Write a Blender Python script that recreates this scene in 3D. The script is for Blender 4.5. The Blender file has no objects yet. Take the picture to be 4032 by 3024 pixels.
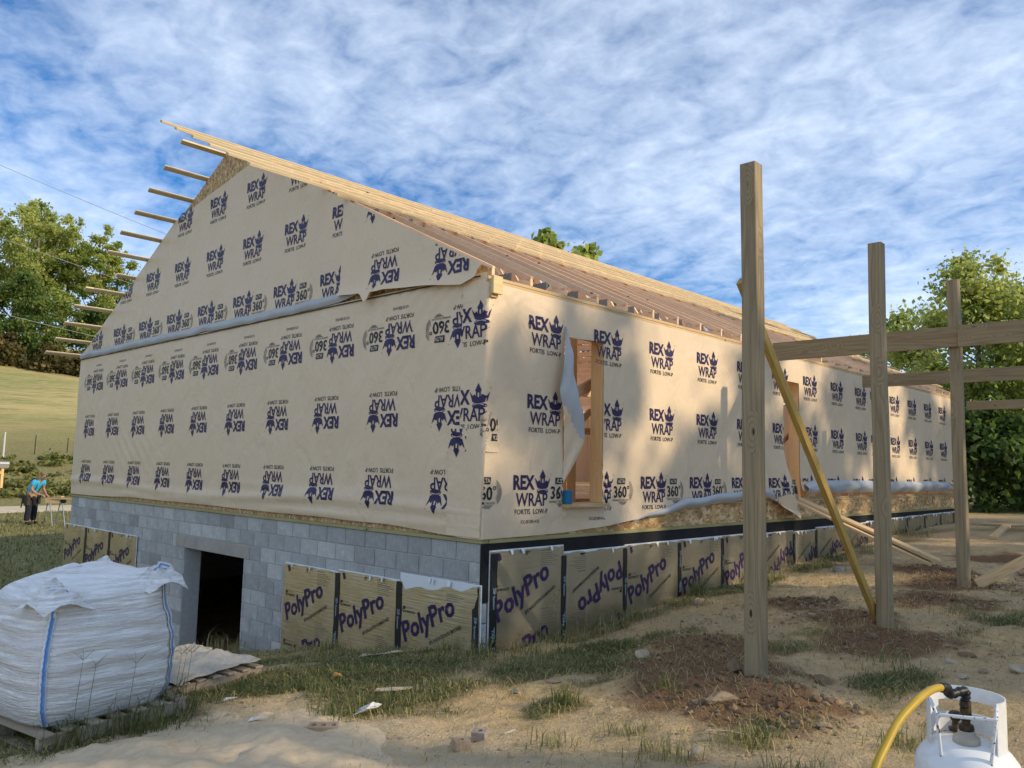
import bpy, bmesh, math, random
import numpy as np
from mathutils import Vector, Matrix, noise as mnoise
R = math.radians
random.seed(7); RNG = np.random.default_rng(7)
scene = bpy.context.scene
COL = scene.collection

# ------------------------------------------------------------------ camera
CAM = Vector((-5.92408, -6.03795, 0.80142))
yaw, pitch, roll, FPX = 0.762098501, 0.102593080, 0.0217910107, 3169.0
fw = Vector((math.cos(yaw)*math.cos(pitch), math.sin(yaw)*math.cos(pitch), math.sin(pitch)))
rt = Vector((math.sin(yaw), -math.cos(yaw), 0)); up = rt.cross(fw)
r2 = math.cos(roll)*rt + math.sin(roll)*up; u2 = -math.sin(roll)*rt + math.cos(roll)*up
cd = bpy.data.cameras.new('camera'); cam = bpy.data.objects.new('camera', cd); COL.objects.link(cam)
cam.matrix_world = Matrix((( r2.x, u2.x, -fw.x, CAM.x), (r2.y, u2.y, -fw.y, CAM.y), (r2.z, u2.z, -fw.z, CAM.z), (0, 0, 0, 1)))
cd.sensor_fit = 'HORIZONTAL'; cd.sensor_width = 36; cd.lens = 36*FPX/4032; cd.clip_start = .05; cd.clip_end = 2000
scene.camera = cam

# ------------------------------------------------------------------ sky, sun, exposure
SUN = Vector((1.292, -2.86, 1.50)).normalized()
sun_el = math.asin(SUN.z); sun_az = math.atan2(SUN.x, SUN.y)
w = bpy.data.worlds.new('World'); scene.world = w; w.use_nodes = True
nt = w.node_tree; nt.nodes.clear()
def N(tree, typ, **kw):
    n = tree.nodes.new(typ)
    for k, v in kw.items():
        if k.startswith('i_'):
            key = k[2:]; key = int(key) if key.isdigit() else key.replace('_', ' ')
            n.inputs[key].default_value = v
        else: setattr(n, k, v)
    return n
def math_n(tree, op, a, b=None, clamp=False):
    n = tree.nodes.new('ShaderNodeMath'); n.operation = op; n.use_clamp = clamp
    for i, v in enumerate((a, b)):
        if v is None: continue
        if isinstance(v, (int, float)): n.inputs[i].default_value = v
        else: tree.links.new(v, n.inputs[i])
    return n.outputs[0]
def madd(tree, a, b, c):
    n = tree.nodes.new('ShaderNodeMath'); n.operation = 'MULTIPLY_ADD'
    for i, v in enumerate((a, b, c)):
        if isinstance(v, (int, float)): n.inputs[i].default_value = v
        else: tree.links.new(v, n.inputs[i])
    return n.outputs[0]
def ramp(tree, fac, stops):
    n = tree.nodes.new('ShaderNodeValToRGB'); cr = n.color_ramp
    while len(cr.elements) < len(stops): cr.elements.new(.5)
    for e, (p, c) in zip(cr.elements, stops):
        e.position = p; e.color = (c, c, c, 1) if isinstance(c, (int, float)) else (*c, 1)
    tree.links.new(fac, n.inputs[0]); return n.outputs[0]
sky = N(nt, 'ShaderNodeTexSky', sky_type='NISHITA', sun_disc=False, sun_elevation=sun_el, sun_rotation=sun_az,
        air_density=.7, dust_density=0.0, ozone_density=3.0, altitude=200)
tc = N(nt, 'ShaderNodeTexCoord'); sep = N(nt, 'ShaderNodeSeparateXYZ'); nt.links.new(tc.outputs['Generated'], sep.inputs[0])
zc = math_n(nt, 'MAXIMUM', sep.outputs[2], .06); zc = math_n(nt, 'ADD', zc, .22)
cx = math_n(nt, 'DIVIDE', sep.outputs[0], zc); cy = math_n(nt, 'DIVIDE', sep.outputs[1], zc)
comb = N(nt, 'ShaderNodeCombineXYZ'); nt.links.new(cx, comb.inputs[0]); nt.links.new(cy, comb.inputs[1])
def cnoise(scale, detail, rough, off, stretch=(1, 1, 1), rot=0, dist=0.0):
    mp = N(nt, 'ShaderNodeMapping'); mp.inputs['Location'].default_value = off; mp.inputs['Scale'].default_value = stretch; mp.inputs['Rotation'].default_value = (0, 0, rot)
    nt.links.new(comb.outputs[0], mp.inputs[0])
    n = N(nt, 'ShaderNodeTexNoise'); n.inputs['Scale'].default_value = scale; n.inputs['Detail'].default_value = detail; n.inputs['Roughness'].default_value = rough; n.inputs['Distortion'].default_value = dist
    nt.links.new(mp.outputs[0], n.inputs[0]); return n.outputs[0]
cover = cnoise(.62, 2, .45, (41.1, 2.2, 0)); cells = cnoise(12, 4, .55, (0, 0, 0), (1, .8, 1), .5, .5); fine = cnoise(34, 3, .6, (5, 5, 0))
cov = madd(nt, cover, 2.6, -1.10)
s1 = madd(nt, cells, .72, cov); s2 = madd(nt, fine, .22, s1)
mask = ramp(nt, s2, [(.34, 0.0), (.62, .38), (.90, .70), (1.0, .82)])
cloudc = N(nt, 'ShaderNodeRGB'); cloudc.outputs[0].default_value = (4.05, 4.65, 5.5, 1)
hs = N(nt, 'ShaderNodeHueSaturation'); hs.inputs['Saturation'].default_value = 1.28; hs.inputs['Value'].default_value = .72; nt.links.new(sky.outputs[0], hs.inputs['Color'])
mix = N(nt, 'ShaderNodeMix', data_type='RGBA'); nt.links.new(mask, mix.inputs[0]); nt.links.new(hs.outputs[0], mix.inputs[6]); nt.links.new(cloudc.outputs[0], mix.inputs[7])
bg = N(nt, 'ShaderNodeBackground'); bg.inputs[1].default_value = .13; nt.links.new(mix.outputs[2], bg.inputs[0])
wo = N(nt, 'ShaderNodeOutputWorld'); nt.links.new(bg.outputs[0], wo.inputs[0])
sl = bpy.data.lights.new('sun', 'SUN'); sl.energy = 2.1; sl.angle = R(.55); sl.color = (1, .84, .60)
so = bpy.data.objects.new('sun', sl); COL.objects.link(so); so.rotation_euler = SUN.to_track_quat('Z', 'Y').to_euler(); so.location = SUN*40
vs = scene.view_settings; vs.view_transform = 'Standard'; vs.look = 'None'; vs.exposure = 0.88; vs.gamma = 1

# ------------------------------------------------------------------ numpy noise, terrain
def _h(ix, iy, s):
    n = (ix.astype(np.int64)*374761393 + iy.astype(np.int64)*668265263 + s*1274126177) & 0x7fffffff
    n = ((n ^ (n >> 13))*1103515245 + 12345) & 0x7fffffff
    n = ((n ^ (n >> 11))*69069 + 1) & 0x7fffffff
    return (n & 0xffff)/65535.0
def vn(x, y, s=0):
    x = np.asarray(x, float); y = np.asarray(y, float)
    ix = np.floor(x); iy = np.floor(y); fx = x-ix; fy = y-iy
    fx = fx*fx*(3-2*fx); fy = fy*fy*(3-2*fy)
    a = _h(ix, iy, s); b = _h(ix+1, iy, s); c = _h(ix, iy+1, s); d = _h(ix+1, iy+1, s)
    return (a*(1-fx)+b*fx)*(1-fy)+(c*(1-fx)+d*fx)*fy*1.0 - .5
def fbm(x, y, s=0, o=4):
    t = 0; a = 1
    for i in range(o): t = t+a*vn(x*2**i, y*2**i, s+i); a *= .5
    return t
CP = np.array([(0,0,-1.12),(0,1.3,-1.3),(0,2.5,-1.45),(0,3.7,-1.69),(0,4.6,-1.9),(0,5.6,-2.08),(0,6.8,-2.25),(0,9,-2.15),(0,12.2,-1.95),
(-1,0,-1.1),(-2,-.5,-1.03),(-1.5,1.5,-1.25),(-1.2,3.5,-1.6),(-1.2,5.5,-1.95),(-2.3,1,-1.12),(-3.8,-.5,-1.06),(-3,2.5,-1.35),(-4,1.2,-1.15),(-6,0,-1.05),(-6,4,-1.6),(-3,7,-1.95),
(1.26,0,-1.17),(2.48,0,-1.03),(3.96,0,-.9),(5,0,-.86),(7.3,0,-.72),(10,0,-.6),(12,0,-.47),(15.4,0,-.35),(17.2,0,-.36),
(.3,-2.9,-.97),(3.17,-2.9,-.87),(6.3,-2.86,-.73),(2,-1.5,-.95),(5,-1.5,-.8),(-5.9,-6,-.72),(-3,-5.2,-.62),(-1,-4.2,-.8),(-4,-3,-.92),(-2,-2.2,-.98),(0,-6,-.7),(4,-6,-.6),
(10,-3,-.52),(10,-8,-.4),(17,-4,-.4),(25,0,-.3),(30,-10,-.2),(34,3,-.35),(20,20,-.4),(-10,-10,-.7),(-12,5,-1.4),
(0,14,-1.95),(2.3,22.5,-1.38),(3.6,28,-1.2),(-8,12,-1.8),(-10,25,-1.4),(12,28,-1.1),(5,34,-.9),(8,45,.9),(30,45,1.5),(-15,45,.8),(22,100,12.),(-20,100,10),(60,100,12),(15,72,6.3),(0,140,20),(60,150,20),(-60,150,18),
(100,0,2),(100,60,6),(-60,20,0),(-60,-40,0),(0,-60,-.5),(100,-60,0),(220,220,30),(-220,220,20),(220,-220,4),(-220,-220,4)], float)
def _solve():
    P = CP[:, :2]; D = np.sqrt(((P[:, None]-P[None])**2).sum(-1)); n = len(P)
    A = np.zeros((n+3, n+3)); A[:n, :n] = D; A[:n, n] = 1; A[:n, n+1:] = P; A[n, :n] = 1; A[n+1:, :n] = P.T
    return np.linalg.solve(A, np.append(CP[:, 2], [0, 0, 0]))
_W = _solve()
def H0(x, y):
    x = np.asarray(x, float); y = np.asarray(y, float)
    o = _W[-3]+_W[-2]*x+_W[-1]*y
    for i in range(len(CP)): o = o+_W[i]*np.sqrt((x-CP[i, 0])**2+(y-CP[i, 1])**2+.15)
    return o
MOUNDS = [(-.1, -2.75, .75, .10), (.5, -2.2, .8, .06), (1.3, -1.9, .7, .10), (3.4, -2.5, .6, .07), (2.6, -3.1, .7, .05), (3.9, -1.6, .55, .09), (6.5, -2.6, .6, .07), (7.4, -2.2, .7, .05), (-.4, -3.3, .6, .04)]
def soilmask(x, y):
    m = np.zeros(np.shape(x))
    for (a, b, r, h) in MOUNDS: m = np.maximum(m, np.exp(-(((x-a)**2+(y-b)**2)/(r*r))**1.5*.9))
    for (a, b, r) in [(9.5, -2.6, .9), (5.2, -2.9, .6), (8, -3.6, .8), (-1.2, 11.2, 1.0), (-.6, 12.6, .9)]: m = np.maximum(m, .8*np.exp(-((x-a)**2+(y-b)**2)/(r*r)))
    return np.clip(m+.55*fbm(x*2.3, y*2.3, 51, 3)*(m > .06), 0, 1)
def H(x, y):
    x = np.asarray(x, float); y = np.asarray(y, float)
    h = H0(x, y); near = np.exp(-((x-1)**2+(y+1)**2)/180.)
    for (a, b, r, hh) in MOUNDS: h = h+hh*np.exp(-((x-a)**2+(y-b)**2)/(r*r))
    h = h+near*(.05*fbm(x*.9, y*.9, 3, 3)+.034*fbm(x*4, y*4, 9, 3))
    sm = soilmask(x, y); h = h+near*(.014+.035*sm)*fbm(x*11, y*11, 15, 2)
    far = np.clip((np.sqrt(x*x+y*y)-25)/40, 0, 1)
    inside = np.clip((x-.35)/.4, 0, 1)*np.clip((y-.35)/.4, 0, 1)*np.clip((11.9-y)/.3, 0, 1)*np.clip((16.9-x)/.3, 0, 1); h = h-inside*np.clip(h+2.45, 0, 9)
    return h+far*.5*fbm(x*.08, y*.08, 23, 3)

# ------------------------------------------------------------------ materials
def new_mat(name):
    m = bpy.data.materials.new(name); m.use_nodes = True; t = m.node_tree; t.nodes.clear()
    b = t.nodes.new('ShaderNodeBsdfPrincipled'); o = t.nodes.new('ShaderNodeOutputMaterial'); t.links.new(b.outputs[0], o.inputs[0])
    return m, t, b
def coords(t, scale=(1, 1, 1), kind='Object'):
    c = t.nodes.new('ShaderNodeTexCoord'); mp = t.nodes.new('ShaderNodeMapping'); mp.inputs['Scale'].default_value = scale
    t.links.new(c.outputs[kind], mp.inputs[0]); return mp.outputs[0]
def tnoise(t, vec, scale, detail=4, rough=.55, dist=0):
    n = t.nodes.new('ShaderNodeTexNoise'); n.inputs['Scale'].default_value = scale; n.inputs['Detail'].default_value = detail
    n.inputs['Roughness'].default_value = rough; n.inputs['Distortion'].default_value = dist; t.links.new(vec, n.inputs[0]); return n.outputs[0]
def mixc(t, f, a, b, blend='MIX'):
    n = t.nodes.new('ShaderNodeMix'); n.data_type = 'RGBA'; n.blend_type = blend
    for i, v in ((0, f), (6, a), (7, b)):
        if isinstance(v, (int, float)): n.inputs[i].default_value = v
        elif isinstance(v, tuple): n.inputs[i].default_value = (*v, 1)
        else: t.links.new(v, n.inputs[i])
    return n.outputs[2]
def bump(t, b, h, strength, dist=.02):
    n = t.nodes.new('ShaderNodeBump'); n.inputs['Strength'].default_value = strength; n.inputs['Distance'].default_value = dist
    t.links.new(h, n.inputs['Height']); t.links.new(n.outputs[0], b.inputs['Normal'])
def rnd(t, amt):
    oi = t.nodes.new('ShaderNodeObjectInfo'); m = t.nodes.new('ShaderNodeMapRange'); m.inputs[3].default_value = 1-amt; m.inputs[4].default_value = 1+amt
    t.links.new(oi.outputs['Random'], m.inputs[0]); return m.outputs[0]
def valmul(t, col, f):
    h = t.nodes.new('ShaderNodeHueSaturation'); t.links.new(col, h.inputs['Color']); t.links.new(f, h.inputs['Value']); return h.outputs[0]
def mat(name, c1, c2, scale=8, rough=.7, bmp=.2, stretch=(1, 1, 1), metal=0, spec=.35, rand=0, bd=.01, detail=4, kind='Object'):
    m, t, b = new_mat(name); v = coords(t, stretch, kind)
    f = tnoise(t, v, scale, detail); c = mixc(t, ramp(t, f, [(.3, 0.0), (.7, 1.0)]), c1, c2)
    if rand: c = valmul(t, c, rnd(t, rand))
    t.links.new(c, b.inputs['Base Color']); b.inputs['Roughness'].default_value = rough; b.inputs['Metallic'].default_value = metal
    b.inputs['Specular IOR Level'].default_value = spec
    if bmp: bump(t, b, tnoise(t, v, scale*3.1, 3), bmp, bd)
    return m
def flat(name, c, rough=.7, metal=0, spec=.3):
    m, t, b = new_mat(name); b.inputs['Base Color'].default_value = (*c, 1); b.inputs['Roughness'].default_value = rough
    b.inputs['Metallic'].default_value = metal; b.inputs['Specular IOR Level'].default_value = spec; return m
def wood(name, axis, light, dark, knot=(.10, .05, .025), ring=16, rough=.75, rand=.12, knots=1.0, stain=None):
    m, t, b = new_mat(name)
    c = t.nodes.new('ShaderNodeTexCoord'); oi = t.nodes.new('ShaderNodeObjectInfo')
    off = t.nodes.new('ShaderNodeVectorMath'); off.operation = 'MULTIPLY_ADD'
    t.links.new(oi.outputs['Random'], off.inputs[0]); off.inputs[1].default_value = (37, 23, 51); t.links.new(c.outputs['Object'], off.inputs[2])
    st = [1, 1, 1]; st['xyz'.index(axis)] = .07
    mp = t.nodes.new('ShaderNodeMapping'); mp.inputs['Scale'].default_value = st; t.links.new(off.outputs[0], mp.inputs[0]); v = mp.outputs[0]
    st2 = [1, 1, 1]; st2['xyz'.index(axis)] = .38
    mp2 = t.nodes.new('ShaderNodeMapping'); mp2.inputs['Scale'].default_value = st2; t.links.new(off.outputs[0], mp2.inputs[0])
    vo = t.nodes.new('ShaderNodeTexVoronoi'); vo.inputs['Scale'].default_value = 5.0; t.links.new(mp2.outputs[0], vo.inputs[0])
    kd = vo.outputs['Distance']
    big = tnoise(t, v, 5, 2, .5)
    push = ramp(t, kd, [(.0, 1.0), (.35, .0)])
    wsum = madd(t, push, .45*knots, big)
    rr = math_n(t, 'MULTIPLY', wsum, float(ring)); rr = math_n(t, 'FRACT', rr)
    grain = ramp(t, rr, [(.0, .9), (.5, .15), (.85, .55), (1.0, .9)])
    fineg = tnoise(t, v, 60, 3, .6)
    f = madd(t, fineg, .5, math_n(t, 'MULTIPLY', grain, .55))
    col = mixc(t, ramp(t, f, [(.15, 0.0), (.85, 1.0)]), light, dark)
    if knots: col = mixc(t, ramp(t, kd, [(.045, 1.0), (.075, .0)]), col, knot)
    if stain: col = mixc(t, ramp(t, tnoise(t, mp2.outputs[0], 2.5, 4), [(.45, 0.0), (.7, .8)]), col, stain)
    if rand: col = valmul(t, col, rnd(t, rand))
    t.links.new(col, b.inputs['Base Color']); b.inputs['Roughness'].default_value = rough; b.inputs['Specular IOR Level'].default_value = .25
    bump(t, b, f, .25, .004); return m

PINE = [(.70, .51, .29), (.50, .32, .15)]
WX = wood('pine_along_length', 'x', *PINE); WY = wood('pine_across', 'y', *PINE); WZ = wood('pine_upright', 'z', (.92, .62, .31), (.78, .47, .20))
WTRUSS = wood('truss_pine', 'y', (.93, .66, .43), (.82, .52, .31), knots=.5)
WPURL = wood('purlin_spruce', 'x', (.80, .65, .42), (.64, .47, .26), rand=.14)
WPOST = wood('treated_post', 'z', (.40, .31, .185), (.22, .165, .095), knot=(.06, .032, .02), ring=9, rand=.05)
WBEAM = wood('treated_beam', 'y', (.40, .295, .165), (.23, .165, .085), knot=(.09, .045, .02), ring=9, rand=.15)
WTREAT = wood('treated_sill', 'x', (.48, .42, .20), (.33, .27, .11), ring=9, knots=.4)
WYEL = wood('yellow_stained_board', 'x', (.60, .40, .12), (.42, .25, .06), rand=.03, knots=.6)
WGREY = wood('weathered_pallet_wood', 'x', (.50, .41, .30), (.31, .24, .165), rand=.2, knots=.5)
def wrap_mat(name, c, c2, bs=.55):
    m, t, b = new_mat(name); v = coords(t)
    col = mixc(t, tnoise(t, v, 1.3, 4), c, c2); col = mixc(t, math_n(t, 'MULTIPLY', ramp(t, tnoise(t, v, 3.2, 5, .65), [(.55, 0.0), (.75, 1.0)]), .22), col, (.48, .38, .26))
    t.links.new(col, b.inputs['Base Color']); b.inputs['Roughness'].default_value = .5; b.inputs['Specular IOR Level'].default_value = .35
    wv = coords(t, (1, 1, .6)); a = madd(t, ramp(t, tnoise(t, wv, 3.1, 4, .55, 1.4), [(.44, 0.0), (.5, 1.0), (.56, 0.0)]), .045, tnoise(t, wv, 2.2, 3, .5, 1.2)); fine_ = tnoise(t, v, 160, 1)
    h = madd(t, fine_, .03, a)
    bump(t, b, h, bs, .05); return m
WRAP = wrap_mat('beige_house_wrap', (.80, .62, .425), (.73, .56, .375))
WRAPB = wrap_mat('grey_wrap_underside', (.52, .52, .52), (.40, .41, .42), .3)
PURPLE = flat('purple_print', (.030, .018, .078), .45); BLACKP = flat('black_print', (.022, .02, .022), .45); GREYP = flat('grey_print', (.11, .10, .10), .5)
BEIGEP = flat('unprinted_wrap', (.64, .53, .41), .5)
def osb_mat():
    m, t, b = new_mat('oriented_strand_board'); c1 = None
    for i, rot in enumerate((.5, 1.9, 2.8)):
        cc = t.nodes.new('ShaderNodeTexCoord'); mp = t.nodes.new('ShaderNodeMapping'); mp.inputs['Rotation'].default_value = (rot*.7, rot, rot*.6); mp.inputs['Scale'].default_value = (8, 26, 15)
        t.links.new(cc.outputs['Object'], mp.inputs[0])
        vo = t.nodes.new('ShaderNodeTexVoronoi'); vo.inputs['Scale'].default_value = 1.3; t.links.new(mp.outputs[0], vo.inputs[0])
        s = t.nodes.new('ShaderNodeSeparateColor'); t.links.new(vo.outputs['Color'], s.inputs[0])
        k = ramp(t, s.outputs[0], [(0, (.30, .17, .07)), (.35, (.48, .29, .125)), (.7, (.62, .41, .20)), (1, (.78, .58, .33))])
        c1 = k if c1 is None else mixc(t, math_n(t, 'GREATER_THAN', s.outputs[1], .55), c1, k)
    t.links.new(c1, b.inputs['Base Color']); b.inputs['Roughness'].default_value = .7; b.inputs['Specular IOR Level'].default_value = .25
    bump(t, b, c1, .3, .006); return m
OSB = osb_mat()
BLOCK = []
for i, k in enumerate((.82, .95, 1.05, 1.16)):
    m, t, b = new_mat('concrete_block_%s' % 'abcd'[i]); v = coords(t); g = t.nodes.new('ShaderNodeNewGeometry'); pos = g.outputs['Position']
    c = mixc(t, ramp(t, tnoise(t, v, 14, 8, .7), [(.3, 0.0), (.7, 1.0)]), (.36*k, .355*k, .34*k), (.50*k, .49*k, .46*k))
    c = mixc(t, ramp(t, tnoise(t, pos, 1.7, 6, .65), [(.50, 0.0), (.72, .55)]), c, (.27, .26, .24)); c = mixc(t, ramp(t, tnoise(t, pos, 5.5, 5, .7), [(.60, 0.0), (.68, .55)]), c, (.60, .59, .57))
    c = mixc(t, ramp(t, tnoise(t, pos, 90, 2, .6), [(.62, 0.0), (.72, .5)]), c, (.20, .20, .20)); c = valmul(t, c, rnd(t, .12))
    t.links.new(c, b.inputs['Base Color']); b.inputs['Roughness'].default_value = .95; b.inputs['Specular IOR Level'].default_value = .15; bump(t, b, tnoise(t, v, 60, 6, .7), .8, .005); BLOCK.append(m)
MORTAR = mat('grey_mortar', (.46, .45, .43), (.54, .53, .50), 14, .95, .3)
MEMBR = mat('black_membrane', (.010, .010, .012), (.018, .019, .021), 5, .6, .15, bd=.01, spec=.2)
TAPE = mat('black_seam_tape', (.010, .011, .014), (.02, .02, .024), 6, .35, .1, spec=.5)
TAPETXT = flat('pale_blue_print', (.30, .40, .46), .5)
def foil_mat(name, c1, c2, streak=.5):
    m, t, b = new_mat(name); v = coords(t, (.35, .35, 9)); v2 = coords(t, (1, 1, 1))
    n1 = tnoise(t, v, 6, 4, .6, .4)
    t.links.new(mixc(t, n1, c1, c2), b.inputs['Base Color']); b.inputs['Metallic'].default_value = .88
    t.links.new(ramp(t, tnoise(t, v2, 4, 4), [(.3, .26), (.7, .42)]), b.inputs['Roughness'])
    n2 = tnoise(t, v2, 2.2, 3, .5); h = madd(t, n1, .35, n2)
    bump(t, b, h, streak, .03); return m
FOILG = foil_mat('gold_foil_face', (.78, .65, .43), (.64, .53, .35), .36)
FOILS = foil_mat('silver_tan_foil_face', (.60, .53, .40), (.50, .44, .33), .14)
EPS = mat('white_foam_core', (.80, .80, .79), (.74, .75, .75), 60, .8, .15)
FILM = mat('white_torn_film', (.82, .83, .84), (.70, .71, .73), 12, .45, .3)
STEEL = mat('galvanised_plate', (.36, .36, .36), (.26, .26, .265), 30, .45, .2, metal=.6)
PLASTIC = mat('dusty_plastic_sheet', (.60, .54, .44), (.40, .35, .27), 5, .45, .9, bd=.04, spec=.4)

# ------------------------------------------------------------------ object helpers
def tag(o, label=None, cat=None, group=None, kind=None):
    for k, v in (('label', label), ('category', cat), ('group', group), ('kind', kind)):
        if v: o[k] = v
    return o
def W_(o):
    m = o.matrix_basis.copy()
    return W_(o.parent) @ o.matrix_parent_inverse @ m if o.parent else m
def link(o, parent=None):
    COL.objects.link(o)
    if parent:
        o.parent = parent; o.matrix_parent_inverse = W_(parent).inverted()
    return o
def empty(name, loc, label=None, cat=None, group=None):
    o = bpy.data.objects.new(name, None); o.empty_display_size = .2; o.location = loc; link(o); return tag(o, label, cat, group)
def obj(name, me, mats, parent=None, mw=None, smooth=False):
    if isinstance(me, bmesh.types.BMesh):
        bm = me; me = bpy.data.meshes.new(name); bm.to_mesh(me); bm.free()
    if not me.materials:
        for m in (mats if isinstance(mats, (list, tuple)) else [mats]): me.materials.append(m)
    if smooth: me.polygons.foreach_set('use_smooth', [True]*len(me.polygons))
    o = bpy.data.objects.new(name, me)
    if mw is not None: o.matrix_basis = mw
    return link(o, parent)
def rawmesh(name, V, F, mi=None, attr=None, smooth=False):
    me = bpy.data.meshes.new(name); me.from_pydata([tuple(v) for v in V], [], [tuple(f) for f in F])
    if mi is not None: me.polygons.foreach_set('material_index', list(mi))
    if smooth: me.polygons.foreach_set('use_smooth', [True]*len(me.polygons))
    me.update(); return me
def fastmesh(name, V, nper, attr=None, smooth=False):
    """V: (n*nper,3) verts, polygons of nper verts each"""
    V = np.ascontiguousarray(V, np.float32); n = len(V); me = bpy.data.meshes.new(name)
    me.vertices.add(n); me.vertices.foreach_set('co', V.ravel()); me.loops.add(n); me.loops.foreach_set('vertex_index', np.arange(n, dtype=np.int32))
    k = n//nper; me.polygons.add(k); me.polygons.foreach_set('loop_start', np.arange(k, dtype=np.int32)*nper)
    if attr is not None:
        a = me.attributes.new('tint', 'FLOAT', 'POINT'); a.data.foreach_set('value', np.ascontiguousarray(attr, np.float32))
    me.update(calc_edges=True); 
    if smooth: me.polygons.foreach_set('use_smooth', [True]*k)
    return me
def gridmesh(name, X, Y, Z, smooth=True, attrs=None):
    ny, nx = X.shape; V = np.stack([X, Y, Z], -1).reshape(-1, 3).astype(np.float32)
    i = np.arange(ny*nx).reshape(ny, nx); F = np.stack([i[:-1, :-1], i[:-1, 1:], i[1:, 1:], i[1:, :-1]], -1).reshape(-1, 4).astype(np.int32)
    me = bpy.data.meshes.new(name); me.vertices.add(len(V)); me.vertices.foreach_set('co', V.ravel())
    me.loops.add(F.size); me.loops.foreach_set('vertex_index', F.ravel()); me.polygons.add(len(F)); me.polygons.foreach_set('loop_start', np.arange(len(F), dtype=np.int32)*4)
    for k, v in (attrs or {}).items():
        a = me.attributes.new(k, 'FLOAT', 'POINT'); a.data.foreach_set('value', np.ascontiguousarray(v.ravel(), np.float32))
    me.update(calc_edges=True)
    if smooth: me.polygons.foreach_set('use_smooth', [True]*len(F))
    return me
def box(bm, x0, x1, y0, y1, z0, z1):
    v = [bm.verts.new(p) for p in ((x0,y0,z0),(x1,y0,z0),(x1,y1,z0),(x0,y1,z0),(x0,y0,z1),(x1,y0,z1),(x1,y1,z1),(x0,y1,z1))]
    for f in ((0,3,2,1),(4,5,6,7),(0,1,5,4),(1,2,6,5),(2,3,7,6),(3,0,4,7)): bm.faces.new([v[i] for i in f])
def boxbm(x0, x1, y0, y1, z0, z1, bev=0):
    bm = bmesh.new(); box(bm, x0, x1, y0, y1, z0, z1)
    if bev: bmesh.ops.bevel(bm, geom=bm.edges[:], offset=bev, segments=1, affect='EDGES')
    return bm
def boxo(name, x0, x1, y0, y1, z0, z1, m, parent=None, bev=.003):
    return obj(name, boxbm(x0, x1, y0, y1, z0, z1, bev), m, parent)
_bc = {}
def board(name, p0, p1, wd, th, m, parent=None, side=(0, 0, 1), bev=.003):
    """box from p0 to p1; wd measured along 'side', th across"""
    p0 = Vector(p0); p1 = Vector(p1); x = (p1-p0); L = x.length; x.normalize()
    s = Vector(side); y = (s - x*s.dot(x)).normalized(); z = x.cross(y)
    key = (round(L, 3), wd, th, m.name, bev)
    if key not in _bc:
        me = bpy.data.meshes.new(name); bm = boxbm(0, L, -wd/2, wd/2, -th/2, th/2, bev); bm.to_mesh(me); bm.free(); me.materials.append(m); _bc[key] = me
    mw = Matrix(((x.x, y.x, z.x, p0.x), (x.y, y.y, z.y, p0.y), (x.z, y.z, z.z, p0.z), (0, 0, 0, 1)))
    return obj(name, _bc[key], m, parent, mw)
def tube(bm, pts, rad, seg=10, cap=True):
    pts = [Vector(p) for p in pts]; rad = rad if isinstance(rad, (list, tuple)) else [rad]*len(pts); rings = []
    prev = None
    for i, p in enumerate(pts):
        d = (pts[min(i+1, len(pts)-1)]-pts[max(i-1, 0)]).normalized()
        if prev is None: a = d.orthogonal().normalized()
        else: a = (prev - d*prev.dot(d)).normalized()
        prev = a; b = d.cross(a)
        rings.append([bm.verts.new(p+(a*math.cos(t)+b*math.sin(t))*rad[i]) for t in [2*math.pi*k/seg for k in range(seg)]])
    for q, s in zip(rings, rings[1:]):
        for k in range(seg): bm.faces.new((q[k], q[(k+1) % seg], s[(k+1) % seg], s[k]))
    if cap:
        bm.faces.new(rings[0][::-1]); bm.faces.new(rings[-1])
    return bm
def lathe(bm, prof, seg=40, cx=0, cy=0):
    rings = [[bm.verts.new((cx+r*math.cos(2*math.pi*k/seg), cy+r*math.sin(2*math.pi*k/seg), z)) for k in range(seg)] for r, z in prof]
    for q, s in zip(rings, rings[1:]):
        for k in range(seg): bm.faces.new((q[k], q[(k+1) % seg], s[(k+1) % seg], s[k]))
    bm.faces.new(rings[0][::-1]); bm.faces.new(rings[-1]); return bm
def smoothpts(P, n=8):
    P = [Vector(p) for p in P]; out = []
    for i in range(len(P)-1):
        p0 = P[max(i-1, 0)]; p1 = P[i]; p2 = P[i+1]; p3 = P[min(i+2, len(P)-1)]
        for k in range(n):
            t = k/n; out.append(.5*((2*p1)+(p2-p0)*t+(2*p0-5*p1+4*p2-p3)*t*t+(3*p1-p0-3*p2+p3)*t**3))
    out.append(P[-1]); return out

# ------------------------------------------------------------------ printed lettering (flat glyph shapes)
def text_poly(body, bold=0.0, shear=0.0, res=2):
    cu = bpy.data.curves.new('t', 'FONT'); cu.body = body; cu.size = 1; cu.offset = bold; cu.shear = shear; cu.resolution_u = res; cu.fill_mode = 'BOTH'
    o = bpy.data.objects.new('t', cu); COL.objects.link(o); dg = bpy.context.evaluated_depsgraph_get(); e = o.evaluated_get(dg); me = e.to_mesh()
    V = np.array([v.co[:2] for v in me.vertices]); F = [tuple(p.vertices) for p in me.polygons]; e.to_mesh_clear()
    bpy.data.objects.remove(o); bpy.data.curves.remove(cu); return V, F
def fit(VF, x0, x1, y0, y1):
    V, F = VF; V = V.copy(); a = V.min(0); b = V.max(0)
    V[:, 0] = x0+(V[:, 0]-a[0])/(b[0]-a[0])*(x1-x0); V[:, 1] = y0+(V[:, 1]-a[1])/(b[1]-a[1])*(y1-y0); return V, F
def poly(*pts): return np.array(pts, float), [tuple(range(len(pts)))]
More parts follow.
